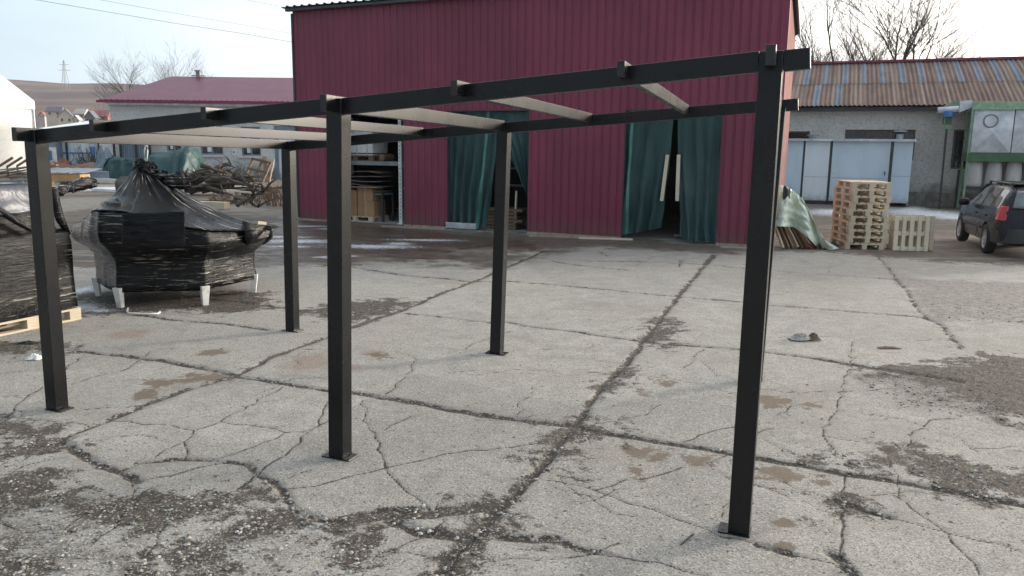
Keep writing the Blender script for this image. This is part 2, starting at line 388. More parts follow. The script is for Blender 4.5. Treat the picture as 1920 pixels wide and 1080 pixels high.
CRACKS = [
 ((0,787),(11,780),(40,752),(81,724)), ((0,744),(50,740),(70,733)), ((126,767),(185,765),(259,760)), ((20,788),(55,787),(130,791),(159,795),(170,800)),
 ((207,789),(267,795),(322,797),(363,806),(411,791),(463,761),(500,741),(530,724)), ((363,806),(344,828),(307,843),(289,858)), ((344,828),(346,861)),
 ((419,791),(485,799),(533,810),(578,808),(615,789)), ((578,810),(548,839),(511,865),(485,887)), ((411,858),(478,836),(530,813)), ((478,887),(444,917),(419,928)),
 ((259,902),(322,891),(370,876),(419,867)), ((530,917),(593,910),(640,897),(696,884),(725,876),(788,863),(862,847),(936,839),(1010,830)),
 ((681,750),(684,780),(703,821),(720,865),(725,884),(751,910),(781,932),(807,954)), ((721,739),(751,713),(773,690),(780,673),(740,657)), ((721,806),(750,790),(770,780)),
 ((1025,899),(1066,906),(1121,921),(1177,943),(1233,958),(1277,976)), ((1121,917),(1170,899),(1233,891),(1277,876)),
 ((1140,1039),(1196,1050),(1240,1054),(1280,1069),(1330,1080)), ((1280,976),(1324,991),(1354,1006),(1421,1021)), ((1484,1039),(1558,1054),(1598,1073)),
 ((1598,691),(1580,710),(1573,747),(1554,787),(1543,817),(1554,832),(1565,854)), ((1584,891),(1580,932),(1576,969),(1580,1013),(1573,1039)),
 ((1469,902),(1517,921),(1569,939)), ((1669,969),(1724,984),(1776,998),(1836,1013),(1910,1032)), ((1673,928),(1710,954),(1739,973),(1776,998),(1806,1036),(1836,1076)),
 ((1624,776),(1687,784),(1732,799),(1743,787),(1795,784)), ((1732,802),(1706,817),(1708,830),(1700,837)), ((1417,813),(1454,802)), ((1480,780),(1473,773),(1483,760)),
 ((1421,728),(1502,736),(1599,732),(1699,728)), ((1280,713),(1330,725),(1380,736)), ((1547,817),(1613,828),(1687,834)), ((1100,697),(1180,700),(1280,713)),
 ((1280,690),(1300,676),(1318,652)), ((1312,676),(1330,690),(1345,705)), ((1598,640),(1593,660),(1600,683)), ((1437,632),(1530,630),(1640,636),(1780,637)),
 ((1560,495),(1550,512)), ((1125,487),(1100,492)), ((1185,500),(1230,480)), ((500,560),(450,565),(400,570)), ((280,660),(240,690),(130,720)), ((125,692),(145,672),(190,660)),
 ((0,700),(50,694)), ((836,700),(900,694),(965,700)), ((1280,828),(1310,815),(1375,800)), ((1277,1020),(1300,1000)), ((480,887),(500,905)), ((560,655),(640,650)), ((640,735),(610,760),(600,800)),
 ((870,655),(900,640),(960,620)), ((1640,690),(1700,735),(1780,745)), ((1476,930),(1440,915),(1410,905)),
]
DIRT = [  # loose brown dirt and gravel, photo outlines
 ((-60,905),(0,900),(115,888),(122,925),(60,935),(30,955),(-60,960)), ((150,955),(250,925),(352,917),(419,928),(459,961),(440,985),(380,980),(300,990),(200,985)),
 ((300,1040),(350,1020),(410,1022),(430,1055),(380,1080),(310,1075)), ((-60,1060),(40,1048),(80,1085),(60,1110),(-60,1110)), ((459,961),(548,972),(640,984),(640,992),(560,990),(480,985)),
 ((-200,785),(0,780),(67,798),(115,828),(89,839),(8,867),(-150,880),(0,855),(60,835),(52,810),(0,802)),
 ((862,954),(944,946),(947,995),(881,1036),(847,1090),(815,1090),(832,1043),(877,1013),(855,1006)),
 ((651,1024),(696,1006),(703,1036),(677,1073),(640,1090),(600,1090)),
 ((1203,645),(1208,618),(1240,598),(1262,610),(1258,630),(1225,650)),
 ((563,583),(590,575),(660,566),(730,560),(770,570),(700,592),(660,604),(600,594)),
 ((1600,683),(1655,688),(1800,680),(1840,662),(1920,672),(2100,700),(2100,840),(1920,790),(1880,780),(1800,747),(1741,718),(1650,702)),
 ((1687,835),(1740,842),(1798,865),(1920,895),(2050,920),(2050,940),(1920,925),(1854,939),(1780,917),(1715,880)),
 ((1530,858),(1570,852),(1650,866),(1640,876),(1560,868)), ((1570,930),(1620,945),(1600,965),(1570,960)),
 ((-300,470),(-300,640),(0,660),(110,662),(125,648),(60,640),(0,645),(-250,600)),
 ((130,548),(500,548),(500,580),(430,586),(300,580),(180,590)), ((1060,795),(1100,785),(1150,812),(1120,822),(1070,822)),
 ((1130,735),(1150,715),(1175,690),(1180,700),(1150,730)), ((1000,870),(1040,830),(1060,835),(1030,880)),
]
GRV = [((-300,920),(0,905),(115,895),(126,935),(207,945),(259,932),(352,920),(459,965),(560,985),(540,1010),(500,1040),(530,1100),(-300,1120)), ((1590,690),(1920,690),(1920,800),(1700,760)), ((1672,520),(1760,524),(1920,530),(2150,538),(2150,614),(1920,610),(1830,600),(1766,612),(1732,596),(1715,572),(1698,542))]
HOLE = [((165,1000),(230,995),(270,1030),(200,1040)),((215,1018),(320,1012),(330,1045),(240,1050)),((30,950),(90,945),(110,970),(50,985)),((-40,985),(40,990),(60,1020),(-40,1030)),((440,1035),(520,1030),(540,1075),(470,1085)),((120,1060),(200,1055),(230,1080),(140,1085)),((340,995),(400,990),(420,1008),(360,1012))]
ASPH = [((1450,470),(1560,472),(1640,480),(1700,486),(1800,492),(1920,497),(2400,520),(2400,385),(1980,372),(1700,372),(1450,372)),
        ((-900,480),(-100,492),(130,500),(300,505),(480,500),(500,494),(560,497),(660,498),(700,492),(760,492),(850,480),(1000,470),(1000,455),(840,438),(640,420),(545,405),(545,306),(-900,302))]
TRACK = [((-300,402),(130,398),(260,382),(400,392),(520,408),(545,412),(545,396),(400,380),(260,366),(120,372),(-300,380)), ((60,355),(300,352),(460,356),(545,362),(545,350),(300,345),(60,347))]
WET = [((545,398),(762,424),(989,439),(1160,443),(1345,459),(1460,466),(1460,474),(1340,476),(1240,470),(1120,462),(1080,468),(1040,478),(1000,484),(940,502),(800,500),(780,487),(700,484),(640,494),(540,494),(490,500),(440,470),(470,430))]
WETL = [((850,468),(930,467),(1006,470),(1004,476),(930,476),(850,474)), ((760,496),(830,490),(860,494),(800,499)), ((1110,478),(1200,470),(1300,478),(1290,486),(1180,484))]
MUD = [(1455,752,50,10),(1520,758,26,6),(1455,888,60,13),(1313,861,40,10),(1210,850,52,11),(1192,886,16,18),(1246,714,22,9),(1205,735,20,8),(713,667,26,6),(400,660,30,6),(268,738,30,10),(290,716,30,7),(1470,1024,28,7),(1470,980,20,8),(1545,905,30,7),(390,705,50,12)]
RUST = [(583,680,60,24),(240,625,55,10),(700,663,30,8),(655,690,40,9)]
SNOW = [(560,452,70,3.2),(545,462,38,1.6),(700,462,72,3.2),(748,457,22,2.5),(800,450,60,1.6),(612,482,22,1.6),(660,480,14,1.2),(530,444,50,1.6),(580,424,40,1),(625,429,30,.9),
        (150,545,26,8),(150,576,40,5),(185,582,30,3),(1590,402,70,3.4),(1740,400,70,9),(1640,404,40,5),(1790,408,40,3.5),(1560,394,40,3),(1705,391,26,3),(1725,388,14,2),
        (160,356,60,2.2),(290,366,20,2),(210,352,60,1.6),(110,305,20,1),(230,333,24,1)]

def build_ground():
    ys = [-40, -15, -5, .3, .9]; y = 1.4
    while y < 26: ys.append(y); y *= 1.0040
    while y < 2500: ys.append(y); y *= 1.05
    ys = ys + [2600.0]
    ts = [-90, -40, -18, -8, -4, -2.5, -1.7, -1.3, -1.1]; t = -.95
    while t < .95: ts.append(t); t += .0031 if abs(t) < .8 else .01
    ts += [.95, 1.1, 1.3, 1.7, 2.5, 4, 8, 18, 40, 90]
    ys = np.array(ys); ts = np.array(ts); nr, nc = len(ys), len(ts)
    X = np.clip(np.maximum(ys, 1.4)[:, None] * ts[None, :], -3000, 3000); Y = np.repeat(ys[:, None], nc, 1)
    X = X.ravel(); Y = Y.ravel(); P = np.stack([X, Y], 1); N = len(X)
    def segd(field, pl, off):
        for a, b in zip(pl, pl[1:]):
            a = np.array(a); b = np.array(b); d = b - a; L2 = d @ d + 1e-9; m = 1.0
            k = np.where((X > min(a[0], b[0]) - m) & (X < max(a[0], b[0]) + m) & (Y > min(a[1], b[1]) - m) & (Y < max(a[1], b[1]) + m))[0]
            if not len(k): continue
            q = P[k] - a; s = np.clip(q @ d / L2, 0, 1); D = np.hypot(*(q - s[:, None] * d).T) - off
            field[k] = np.minimum(field[k], D)
    def polyd(polys):
        out = np.full(N, 3.0)
        for pp in polys:
            pl = [np.array(G(*q)[:2]) for q in pp]; pl.append(pl[0]); A = np.array(pl)
            lo = A.min(0) - 3; hi = A.max(0) + 3
            k = np.where((X > lo[0]) & (X < hi[0]) & (Y > lo[1]) & (Y < hi[1]))[0]
            if not len(k): continue
            q = P[k]; dd = np.full(len(k), 9.0); ins = np.zeros(len(k), bool)
            for a, b in zip(A, A[1:]):
                d = b - a; s = np.clip((q - a) @ d / (d @ d + 1e-9), 0, 1); dd = np.minimum(dd, np.hypot(*(q - a - s[:, None] * d).T))
                c = (a[1] > q[:, 1]) != (b[1] > q[:, 1])
                with np.errstate(divide='ignore', invalid='ignore'): xi = a[0] + (q[:, 1] - a[1]) * (b[0] - a[0]) / (b[1] - a[1])
                ins ^= c & (q[:, 0] < xi)
            out[k] = np.minimum(out[k], np.where(ins, -dd, dd))
        return out
    def blobs(lst, lim=1.5):
        out = np.full(N, 3.0)
        for (px, py, rx, ry) in lst:
            c = np.array(G(px, py)[:2]); ax = abs(G(px + rx, py)[0] - c[0]); ay = abs(G(px, py - ry)[1] - G(px, py + ry)[1]) / 2
            d = np.hypot((X - c[0]) / ax, (Y - c[1]) / ay) - 1; out = np.minimum(out, d)
        return out
    jnt = np.full(N, 1.0); crk = np.full(N, 1.0)
    for i, (w, *pts) in enumerate(JOINTS): segd(jnt, smooth_jag(gp(*pts), i, .018), w)
    for i, pts in enumerate(CRACKS): segd(crk, smooth_jag(gp(*pts), 100 + i, .03, .09), 0)
    rc = random.Random(77)
    for k in range(46):
        px, py = rc.uniform(0, 1900), rc.uniform(600, 1060); a = rc.uniform(0, 6.28); x, y = G(px, py)[:2]; pl = [(x, y)]
        for s in range(rc.randint(3, 9)):
            a += rc.gauss(0, .45); st_ = rc.uniform(.06, .16); x += math.cos(a) * st_; y += math.sin(a) * st_; pl.append((x, y))
        segd(crk, smooth_jag(pl, 300 + k, .012, .05), -.002)
    A = dict(jnt=jnt, crk=crk, drt=polyd(DIRT), grv=np.maximum(polyd(GRV), -polyd(HOLE)), asp=polyd(ASPH), trk=polyd(TRACK), wet=np.maximum(polyd(WET), -polyd(WETL)), mud=blobs(MUD), rst=blobs(RUST), snw=blobs(SNOW))
    far = Y > 60; A['asp'][far] = -3
    # height: joints sunk, dirt heaped, gentle waves
    rng = np.random.RandomState(3)
    Z = -.014 * np.clip(1 - (jnt + .01) / .03, 0, 1) - .006 * np.clip(1 - crk / .012, 0, 1)
    dm = np.clip(-A['drt'] / .15, 0, 1); Z += dm * rng.uniform(-.004, .006, N) * (Y < 12)
    Z -= .002
    ids = np.arange(N).reshape(nr, nc)
    q = np.stack([ids[:-1, :-1], ids[:-1, 1:], ids[1:, 1:], ids[1:, :-1]], -1).reshape(-1, 4)
    me = bpy.data.meshes.new('ground'); me.vertices.add(N); me.vertices.foreach_set('co', np.stack([X, Y, Z], 1).ravel().astype(np.float32))
    nf = len(q); me.loops.add(nf * 4); me.loops.foreach_set('vertex_index', q.ravel().astype(np.int32))
    me.polygons.add(nf); me.polygons.foreach_set('loop_start', np.arange(0, nf * 4, 4, dtype=np.int32))
    me.polygons.foreach_set('loop_total', np.full(nf, 4, np.int32))
    me.update(calc_edges=True); me.polygons.foreach_set('use_smooth', [True] * nf)
    for k, v in A.items():
        at = me.attributes.new(k, 'FLOAT', 'POINT'); at.data.foreach_set('value', v.astype(np.float32))
    o = bpy.data.objects.new('ground', me); COL.objects.link(o); tag(o, kind='structure')
    # material
    n = NT('cracked concrete yard'); V = n.vec()
    n1 = n.noise(1.3, 6, .6, V); n2 = n.noise(9, 7, .65, V); n3 = n.noise(70, 4, .65, V); n4 = n.noise(3.2, 6, .62, V, .4)
    c1 = n.math('SUBTRACT', n1, .5); c2 = n.math('SUBTRACT', n2, .5); c3 = n.math('SUBTRACT', n3, .5); c4 = n.math('SUBTRACT', n4, .5)
    wig = n.math('ADD', n.math('MULTIPLY', c2, .11), n.math('ADD', n.math('MULTIPLY', c4, .07), n.math('MULTIPLY', c3, .045)))
    # concrete: fine exposed aggregate
    base = n.mix(n.mr(n4, .3, .7), (.282, .264, .237), (.396, .372, .334))
    base = n.mix(n.mr(n1, .42, .72, 0, .5), base, (.42, .40, .362))
    slab = n.t.nodes.new('ShaderNodeSeparateColor'); n.link(n.voro(.42, n.vec((1, 1, .01), rot=(0, 0, R(22))), 'Color'), slab.inputs[0])
    base = n.mix(n.mr(slab.outputs[0], .1, .9, 0, .5, False), base, (.23, .215, .197)); base = n.mix(n.mr(slab.outputs[1], .5, .95, 0, .35, False), base, (.40, .365, .32))
    ag = n.voro(120, V, 'Color'); sep = n.t.nodes.new('ShaderNodeSeparateColor'); n.link(ag, sep.inputs[0])
    base = n.mix(n.mr(sep.outputs[0], .62, .95, 0, .6), base, (.52, .505, .475))
    base = n.mix(n.mr(sep.outputs[1], .68, .98, 0, .72), base, (.10, .096, .09))
    base = n.mix(n.mr(n3, .50, .68, 0, .55), base, (.135, .127, .118))
    base = n.mix(n.mr(n2, .54, .74, 0, .5), base, (.16, .15, .138))
    base = n.mix(n.mr(n.noise(2.6, 8, .75, V, .3), .52, .68, 0, .45), base, (.165, .152, .138))
    base = n.mix(n.mr(n.noise(24, 3, .6, V), .635, .69, 0, .85), base, (.05, .045, .04))       # dark crumbs
    base = n.mix(n.mr(n.noise(5.5, 6, .75, n.vec((.5, 2.2, 1), rot=(0, 0, R(-20))), .6), .60, .74, 0, .6), base, (.12, .11, .10))   # drag marks
    base = n.mix(n.mr(n.noise(.55, 4, .6, V), .50, .70, 0, .38), base, (.225, .20, .17))
    # dirt
    pv = n.voro(95, V, 'Color'); sp2 = n.t.nodes.new('ShaderNodeSeparateColor'); n.link(pv, sp2.inputs[0])
    dirt = n.mix(n.mr(n2, .3, .7), (.052, .043, .036), (.105, .086, .07))
    dirt = n.mix(n.mr(sp2.outputs[0], .80, .98, 0, .8), dirt, (.27, .25, .225))
    dirt = n.mix(n.mr(n3, .5, .7, 0, .6), dirt, (.032, .028, .025))
    asp = n.mix(n.mr(n4, .3, .7), (.080, .070, .062), (.150, .130, .112))
    asp = n.mix(n.mr(n1, .4, .62, 0, .85), asp, (.135, .098, .072))
    asp = n.mix(n.mr(n.noise(2.2, 6, .65, n.vec((.25, 1.6, 1), rot=(0, 0, R(-22)))), .5, .62, 0, .7), asp, (.27, .245, .215))
    asp = n.mix(n.mr(n3, .5, .72, 0, .5), asp, (.04, .037, .035))
    trk = n.mix(n.mr(n4, .3, .7), (.20, .185, .165), (.28, .262, .235))
    col = base
    am = n.mr(n.math('ADD', n.attr('asp'), n.math('MULTIPLY', n.math('ADD', c4, c2), 1.5)), -.15, .25, 1, 0)
    col = n.mix(am, col, asp)
    tm = n.mr(n.math('ADD', n.attr('trk'), n.math('MULTIPLY', n.math('ADD', c4, c1), 4)), -.4, .5, .8, 0)
    col = n.mix(tm, col, trk)
    rm = n.mr(n.math('ADD', n.attr('rst'), n.math('MULTIPLY', c4, 1.5)), -.7, .2, .5, 0)
    col = n.mix(rm, col, (.22, .14, .10))
    mm = n.mr(n.math('ADD', n.attr('mud'), n.math('ADD', n.math('MULTIPLY', c4, 3.4), n.math('MULTIPLY', c2, 4.2))), -.35, .15, .8, 0)
    col = n.mix(mm, col, n.mix(n3, (.085, .058, .038), (.165, .120, .082)))
    big = n.math('ADD', n.math('MULTIPLY', c4, 1.25), n.math('ADD', n.math('MULTIPLY', c2, 1.0), n.math('MULTIPLY', c3, .6)))
    dm_ = n.mr(n.math('ADD', n.attr('drt'), big), -.02, .08, 1, 0)
    gvm = n.math('MULTIPLY', n.mr(n.math('ADD', n.attr('grv'), big), -.08, .06, 1, 0), n.mr(n.math('ADD', n2, n.math('MULTIPLY', c3, .9)), .40, .58, .35, 1))
    grc = n.mix(n.mr(sp2.outputs[0], .25, .75), (.085, .073, .062), (.20, .187, .168)); grc = n.mix(n.mr(sp2.outputs[1], .8, .97, 0, .8), grc, (.40, .38, .35))
    col = n.mix(gvm, col, grc)
    jm = n.mr(n.math('ADD', n.attr('jnt'), n.math('MULTIPLY', wig, 1.3)), -.002, .009, 1, 0)
    halo = n.mr(n.math('ADD', n.attr('jnt'), n.math('MULTIPLY', wig, 1.6)), 0, .10, .25, 0)
    cm_ = n.mr(n.math('ADD', n.attr('crk'), n.math('ADD', n.math('MULTIPLY', c2, .020), n.math('MULTIPLY', c3, .016))), .003, .010, .92, 0)
    ch = n.mr(n.attr('crk'), 0, .05, .22, 0)
    col = n.mix(halo, col, (.15, .135, .118)); col = n.mix(ch, col, (.17, .155, .14))
    sl_ = n.math('MULTIPLY', n.mr(n1, .35, .6), 1)
    allm = n.math('MAXIMUM', n.math('MAXIMUM', dm_, jm), cm_)
    col = n.mix(n.math('MAXIMUM', dm_, jm), col, dirt)
    col = n.mix(cm_, col, (.04, .035, .03))
    wsrc = n.math('ADD', n.attr('wet'), n.math('ADD', n.math('MULTIPLY', c1, 1.6), n.math('MULTIPLY', c4, 1.3)))
    wm = n.mr(wsrc, -.45, .35, 1, 0)
    col = n.mix(n.math('MULTIPLY', wm, .88), col, n.mix(1.0, n.mix(.45, col, (.17, .135, .11)), (.46, .41, .37), 'MULTIPLY'))
    sm = n.mr(n.math('ADD', n.attr('snw'), n.math('ADD', n.math('MULTIPLY', c2, 3.6), n.math('MULTIPLY', c3, 5.5))), -.35, .05, .85, 0)
    col = n.mix(sm, col, (.70, .72, .76))
    rough = n.mix(wm, (.9, .9, .9), n.mix(n.mr(n4, .4, .65), (.32, .32, .32), (.62, .62, .62)))
    n.set(col=col, rough=rough, spec=.35)
    hgt = n.math('ADD', n.math('MULTIPLY', n3, .45), n.math('ADD', n.math('MULTIPLY', n2, .35), n.math('MULTIPLY', sep.outputs[0], .12)))
    hgt = n.math('SUBTRACT', hgt, n.math('MULTIPLY', allm, .9)); hgt = n.math('ADD', hgt, n.math('MULTIPLY', n.math('MULTIPLY', dm_, sp2.outputs[0]), .7))
    n.bump(hgt, .75, .012)
    me.materials.append(n.m)
    return P, A
GP, GA = build_ground()

def gravel():
    r = random.Random(21); rs = np.random.RandomState(5)
    w = np.where((GP[:, 1] > 2.3) & (GP[:, 1] < 11) & (np.abs(GP[:, 0]) < GP[:, 1] * .75 + .3) & ((GA['drt'] < .05) | (GA['jnt'] < .012) | (GA['grv'] < .05)))[0]
    near = GP[w, 1]; pr = 1 / near ** 1.2; pr /= pr.sum()
    pick = list(rs.choice(w, 7500, p=pr))
    w2 = np.where((GP[:, 1] > 2.3) & (GP[:, 1] < 8) & (np.abs(GP[:, 0]) < GP[:, 1] * .75 + .3))[0]; pick2 = list(rs.choice(w2, 1300))
    mb = MB()
    base = [Vector(p) for p in ((1, 0, 0), (-1, 0, 0), (0, 1, 0), (0, -1, 0), (0, 0, 1), (0, 0, -1), (.6, .6, .5), (-.6, .6, .5), (.6, -.6, .5), (-.6, -.6, .5))]
    faces = [(4, 0, 6), (4, 6, 2), (4, 2, 7), (4, 7, 1), (4, 1, 9), (4, 9, 3), (4, 3, 8), (4, 8, 0), (0, 2, 6), (2, 1, 7), (1, 3, 9), (3, 0, 8), (0, 5, 2), (2, 5, 1), (1, 5, 3), (3, 5, 0)]
    for k, i in enumerate(pick + pick2):
        y = GP[i, 1]; s = r.choice((.003, .003, .004, .005, .006, .007, .009, .013)) * (1 if k < 7500 else .7) * (1.35 if r.random() < .04 else 1)
        x0 = GP[i, 0] + r.uniform(-.02, .02); y0 = y + r.uniform(-.03, .03); a = r.uniform(0, 6.3); ca, sa = math.cos(a), math.sin(a)
        sx, sy, sz = s * r.uniform(.8, 1.7), s * r.uniform(.7, 1.2), s * r.uniform(.4, .8); b = len(mb.v); mb.cur = 0 if r.random() < .5 else (1 if r.random() < .5 else 2)
        for p in base:
            q = (p.x * sx * r.uniform(.8, 1.15), p.y * sy * r.uniform(.8, 1.15), p.z * sz)
            mb.v.append((x0 + q[0] * ca - q[1] * sa, y0 + q[0] * sa + q[1] * ca, q[2] + sz * .35 - .003))
        for f in faces: mb.f.append(tuple(b + t for t in f)); mb.mi.append(mb.cur)
    g = mb.build('gravel', [simple('grey pebble', (.22, .21, .197), .85), simple('brown pebble', (.16, .135, .11), .85), simple('pale pebble', (.34, .325, .30), .8)])
    tag(g, 'loose small stones and crumbs scattered over the dirt and joints', 'gravel', kind='stuff')
gravel()
# ---------------------------------------------------------------- pergola
PC = dict(F1=(105.4, 771.7), F2=(642.5, 863), F3=(1404, 1008), B1=(550.7, 622.7), B2=(937, 665.7))
PT = dict(F1=(63.5, 243), F2=(639.6, 183.3), F3=(1469.6, 93.3), B1=(542.6, 264.8), B2=(952, 228.7), B3=(1474, 186))
def up_to(P, q):                            # height on the photo's line of sight above a ground point
    d = Vector(ray(*q)).normalized(); o = Vector((0, 0, CAM_H)); w = P - o
    A = np.array([[1, -d.z], [-d.z, 1.0]]); z, t = np.linalg.solve(A, [-w.z, w.dot(d)])
    return o + d * t
pb = {k: G(*v) for k, v in PC.items()}
ax = (pb['F3'] - pb['F1']).normalized(); ay = Vector((-ax.y, ax.x, 0))
pb['B3'] = G(1428, 716)
pt = {k: up_to(pb[k], PT[k]) for k in PT}
PS = .112
perg = thing('pergola', 'black steel pergola frame with six posts and sloping roof beams', 'pergola', pb['F2'])
o0 = pb['F2']
LEANX = .0
def L(p): return Vector(p) - o0
def post(k):
    b = L(pb[k]); t = L(pt[k]); q = [(-PS, 0), (0, 0), (0, PS), (-PS, PS)]
    b0 = b + Vector((0, 0, .008))
    m = MB(); m.hexa([b0 + ax * x + ay * y for x, y in q] + [t + ax * x + ay * y + Vector((0, 0, -.002)) for x, y in q])
    p = m.build('post', M['steel'], perg, bevel=.004)
    m = MB(); e = .052; f = .006
    e0, e1 = {'1': (f, e), '2': (e, e), '3': (e, f)}[k[1]] if k != 'B1' else (e, e)
    pl = [(-PS - e0, -f), (e1, -f), (e1, PS + f), (-PS - e0, PS + f)]
    m.hexa([b + ax * x + ay * y for x, y in pl] + [b + ax * x + ay * y + Vector((0, 0, .008)) for x, y in pl])
    m.build('base_plate', M['steel'], p, bevel=.002)
    for x in ((-PS - e * .55,) if e0 == e else ()) + ((e * .55,) if e1 == e else ()):
        for y in (.022, PS - .022):
            c = b + ax * x + ay * y + Vector((0, 0, .0086)); mm = MB()
            mm.tube([c, c + Vector((0, 0, .0006))], .0075, 8); mm.build('bolt_hole', M['dark'], p)
    return p
for k in ('F1', 'F2', 'F3', 'B1', 'B2', 'B3'): post(k)
BH, BW = .10, .05
def beam(a, b, h=BH, name='beam', inset=.012):
    m = MB(); z = Vector((0, 0, -h / 2)); m.bar(a + z + ay * (inset + BW / 2), b + z + ay * (inset + BW / 2), BW, h)
    return m.build(name, M['steel'], perg, bevel=.003)
for r_ in ('F', 'B'):
    t1, t2, t3 = (L(pt[r_ + i]) for i in '123')
    beam(t1, t2 - ax * PS); beam(t2, t3 - ax * PS)
    dz = (t3 - t2).normalized()
    beam(t3 - ax * .0, t3 + dz * (.125 if r_ == 'F' else .10), name='beam_end')
def rafter(pf, pbk, h, w, over, post=False):
    d = (pbk - pf); d.normalize(); z = Vector((0, 0, -h / 2))
    m = MB(); m.bar(pf - d * over + z, pbk + z, w, h)
    o = m.build('rafter', M['steel'], perg, bevel=.003)
    m = MB(); m.bar(pf - d * (over + .0015) + z, pf - d * (over - .006) + z, w - .004, h - .004); m.build('end_cap', M['blackp'], o)
for (a, b) in (('1', '2'), ('2', '3')):
    fa, fb, ba, bb = L(pt['F' + a]), L(pt['F' + b]) - ax * PS, L(pt['B' + a]), L(pt['B' + b]) - ax * PS
    for s, sb in (((.27, .315), (.655, .66)) if a == '1' else ((.335, .335), (.725, .70))):
        up_ = Vector((0, 0, .014))
        rafter(fa.lerp(fb, s) + up_, ba.lerp(bb, sb) + up_ + ay * .010, .08, .042, .10)
for k in '123':
    rafter(L(pt['F' + k]) - ax * PS * .5 + Vector((0, 0, .012)), L(pt['B' + k]) - ax * PS * .5 + Vector((0, 0, .012)), .098, .048, .115)

# ---------------------------------------------------------------- the wine red hall
HA = G(762, 424); HB = G(1345, 459); hu = (HB - HA).normalized(); hn = Vector((-hu.y, hu.x, 0)); hang = math.atan2(hu.y, hu.x)
def HW(px, py, d=0.0):                     # photo point on the plane d metres behind the hall front -> local (u, z)
    dr = Vector(ray(px, py)); o = Vector((0, 0, CAM_H)); t = ((HA + hn * d - o).dot(hn)) / dr.dot(hn); P = o + dr * t
    return (P - HA).dot(hu), P.z
def HP(u, d, z=0): return HA + hu * u + hn * d + Vector((0, 0, z))
hall = thing('metal_hall', 'tall wine red hall of profiled sheet with three tall doorways', 'building', HA, hang)
U0, U1, HT = -3.58, 9.34, 5.70
DOORS = [(-2.25, -.05, 2.99), (1.25, 3.53, 2.995), (5.93, 8.14, 2.98)]
def corr(u0, u1, pitch=.2, dep=.022):
    pts = []; u = u0
    while u < u1 - 1e-4:
        for f, d in ((0, 0), (.66, 0), (.74, dep), (.92, dep)):
            if u + f * pitch < u1: pts.append((u + f * pitch, d))
        u += pitch
    pts.append((u1, 0)); return pts
def corr_wall(u0, u1, z0, z1, holes):
    pts = corr(u0, u1); br = sorted({h[0] for h in holes} | {h[1] for h in holes})
    full = []
    for (a, da), (b, db) in zip(pts, pts[1:]):
        full.append((a, da))
        for c in br:
            if a + 1e-5 < c < b - 1e-5: full.append((c, da + (db - da) * (c - a) / (b - a)))
    full.append(pts[-1]); m = MB()
    for (a, da), (b, db) in zip(full, full[1:]):
        mid = (a + b) / 2; zb = z0
        for h in holes:
            if h[0] < mid < h[1]: zb = h[2]
        m.poly([(a, da, zb), (b, db, zb), (b, db, z1), (a, da, z1)])
    return m
corr_wall(U0, U1, .05, HT, DOORS).build('front_wall', M['wine'], hall)
SD = Vector((.347, .938, 0)); sl_ = Vector((SD.dot(hu), SD.dot(hn)))   # direction of the side wall in hall coordinates
LS = 7.0
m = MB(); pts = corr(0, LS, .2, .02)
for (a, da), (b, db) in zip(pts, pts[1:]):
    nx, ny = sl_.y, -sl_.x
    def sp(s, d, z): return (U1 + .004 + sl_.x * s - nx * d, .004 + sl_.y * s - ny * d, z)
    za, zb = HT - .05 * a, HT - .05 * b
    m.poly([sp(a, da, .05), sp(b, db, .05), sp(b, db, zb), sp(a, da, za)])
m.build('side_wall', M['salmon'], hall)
m = MB(); m.poly([(U0 + .003, .003, .05), (U0 + .003, LS, .05), (U0 + .003, LS, HT - .35), (U0 + .003, .003, HT)]); m.build('side_wall', M['wine'], hall)
m = MB(); m.box((U0 - .012, -.012, HT / 2), (.06, .03, HT - .15)); m.build('corner_trim', M['eave'], hall)
m = MB(); m.box((U1 + .012, -.006, HT / 2), (.05, .03, HT - .15)); m.build('corner_trim', M['wine'], hall)
m = MB(); pts = corr(U0 - .22, U1 + .14, .25, -.035)      # roof sheet
for (a, da), (b, db) in zip(pts, pts[1:]):
    f = lambda u, d, v: (u + sl_.x * max(v, 0), v, HT + .06 - d - .05 * v)
    m.poly([f(a, da, -.2), f(b, db, -.2), f(b, db, LS + .2), f(a, da, LS + .2)])
m.build('roof', M['eave'], hall, solid=.012)
m = MB(); m.box(((U0 + U1) / 2, -.13, HT + .0), (U1 - U0 + .2, .1, .07)); m.build('gutter', M['eave'], hall)
m = MB(); a = Vector((U1 + .13, -.2, HT)); b = Vector((U1 + .13 + sl_.x * LS, LS, HT - .36)); m.bar(a, b, .03, .16); m.build('verge_trim', M['greymetal'], hall)
# plinth between the doors
for a, b in ((U0, DOORS[0][0]), (DOORS[0][1], DOORS[1][0]), (DOORS[1][1], DOORS[2][0]), (DOORS[2][1], U1)):
    m = MB(); m.box(((a + b) / 2, .02, .022), (b - a, .14, .05)); m.build('plinth', M['plinth'], hall)
for a, b, z in DOORS:
    m = MB()
    m.box((a + .012, .06, z / 2), (.024, .1, z)); m.box((b - .012, .06, z / 2), (.024, .1, z)); m.box(((a + b) / 2, .06, z - .012), (b - a - .05, .098, .024))
    m.build('door_frame', M['eave'], hall)
UR = U1 - .95
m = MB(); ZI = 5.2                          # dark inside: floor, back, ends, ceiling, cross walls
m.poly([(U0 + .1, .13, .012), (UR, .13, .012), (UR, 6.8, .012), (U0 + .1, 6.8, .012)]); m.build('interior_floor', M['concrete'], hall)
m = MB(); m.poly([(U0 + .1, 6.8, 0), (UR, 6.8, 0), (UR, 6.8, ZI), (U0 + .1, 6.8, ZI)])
m.poly([(U0 + .1, .13, ZI), (UR, .13, ZI), (UR, 6.8, ZI), (U0 + .1, 6.8, ZI)])
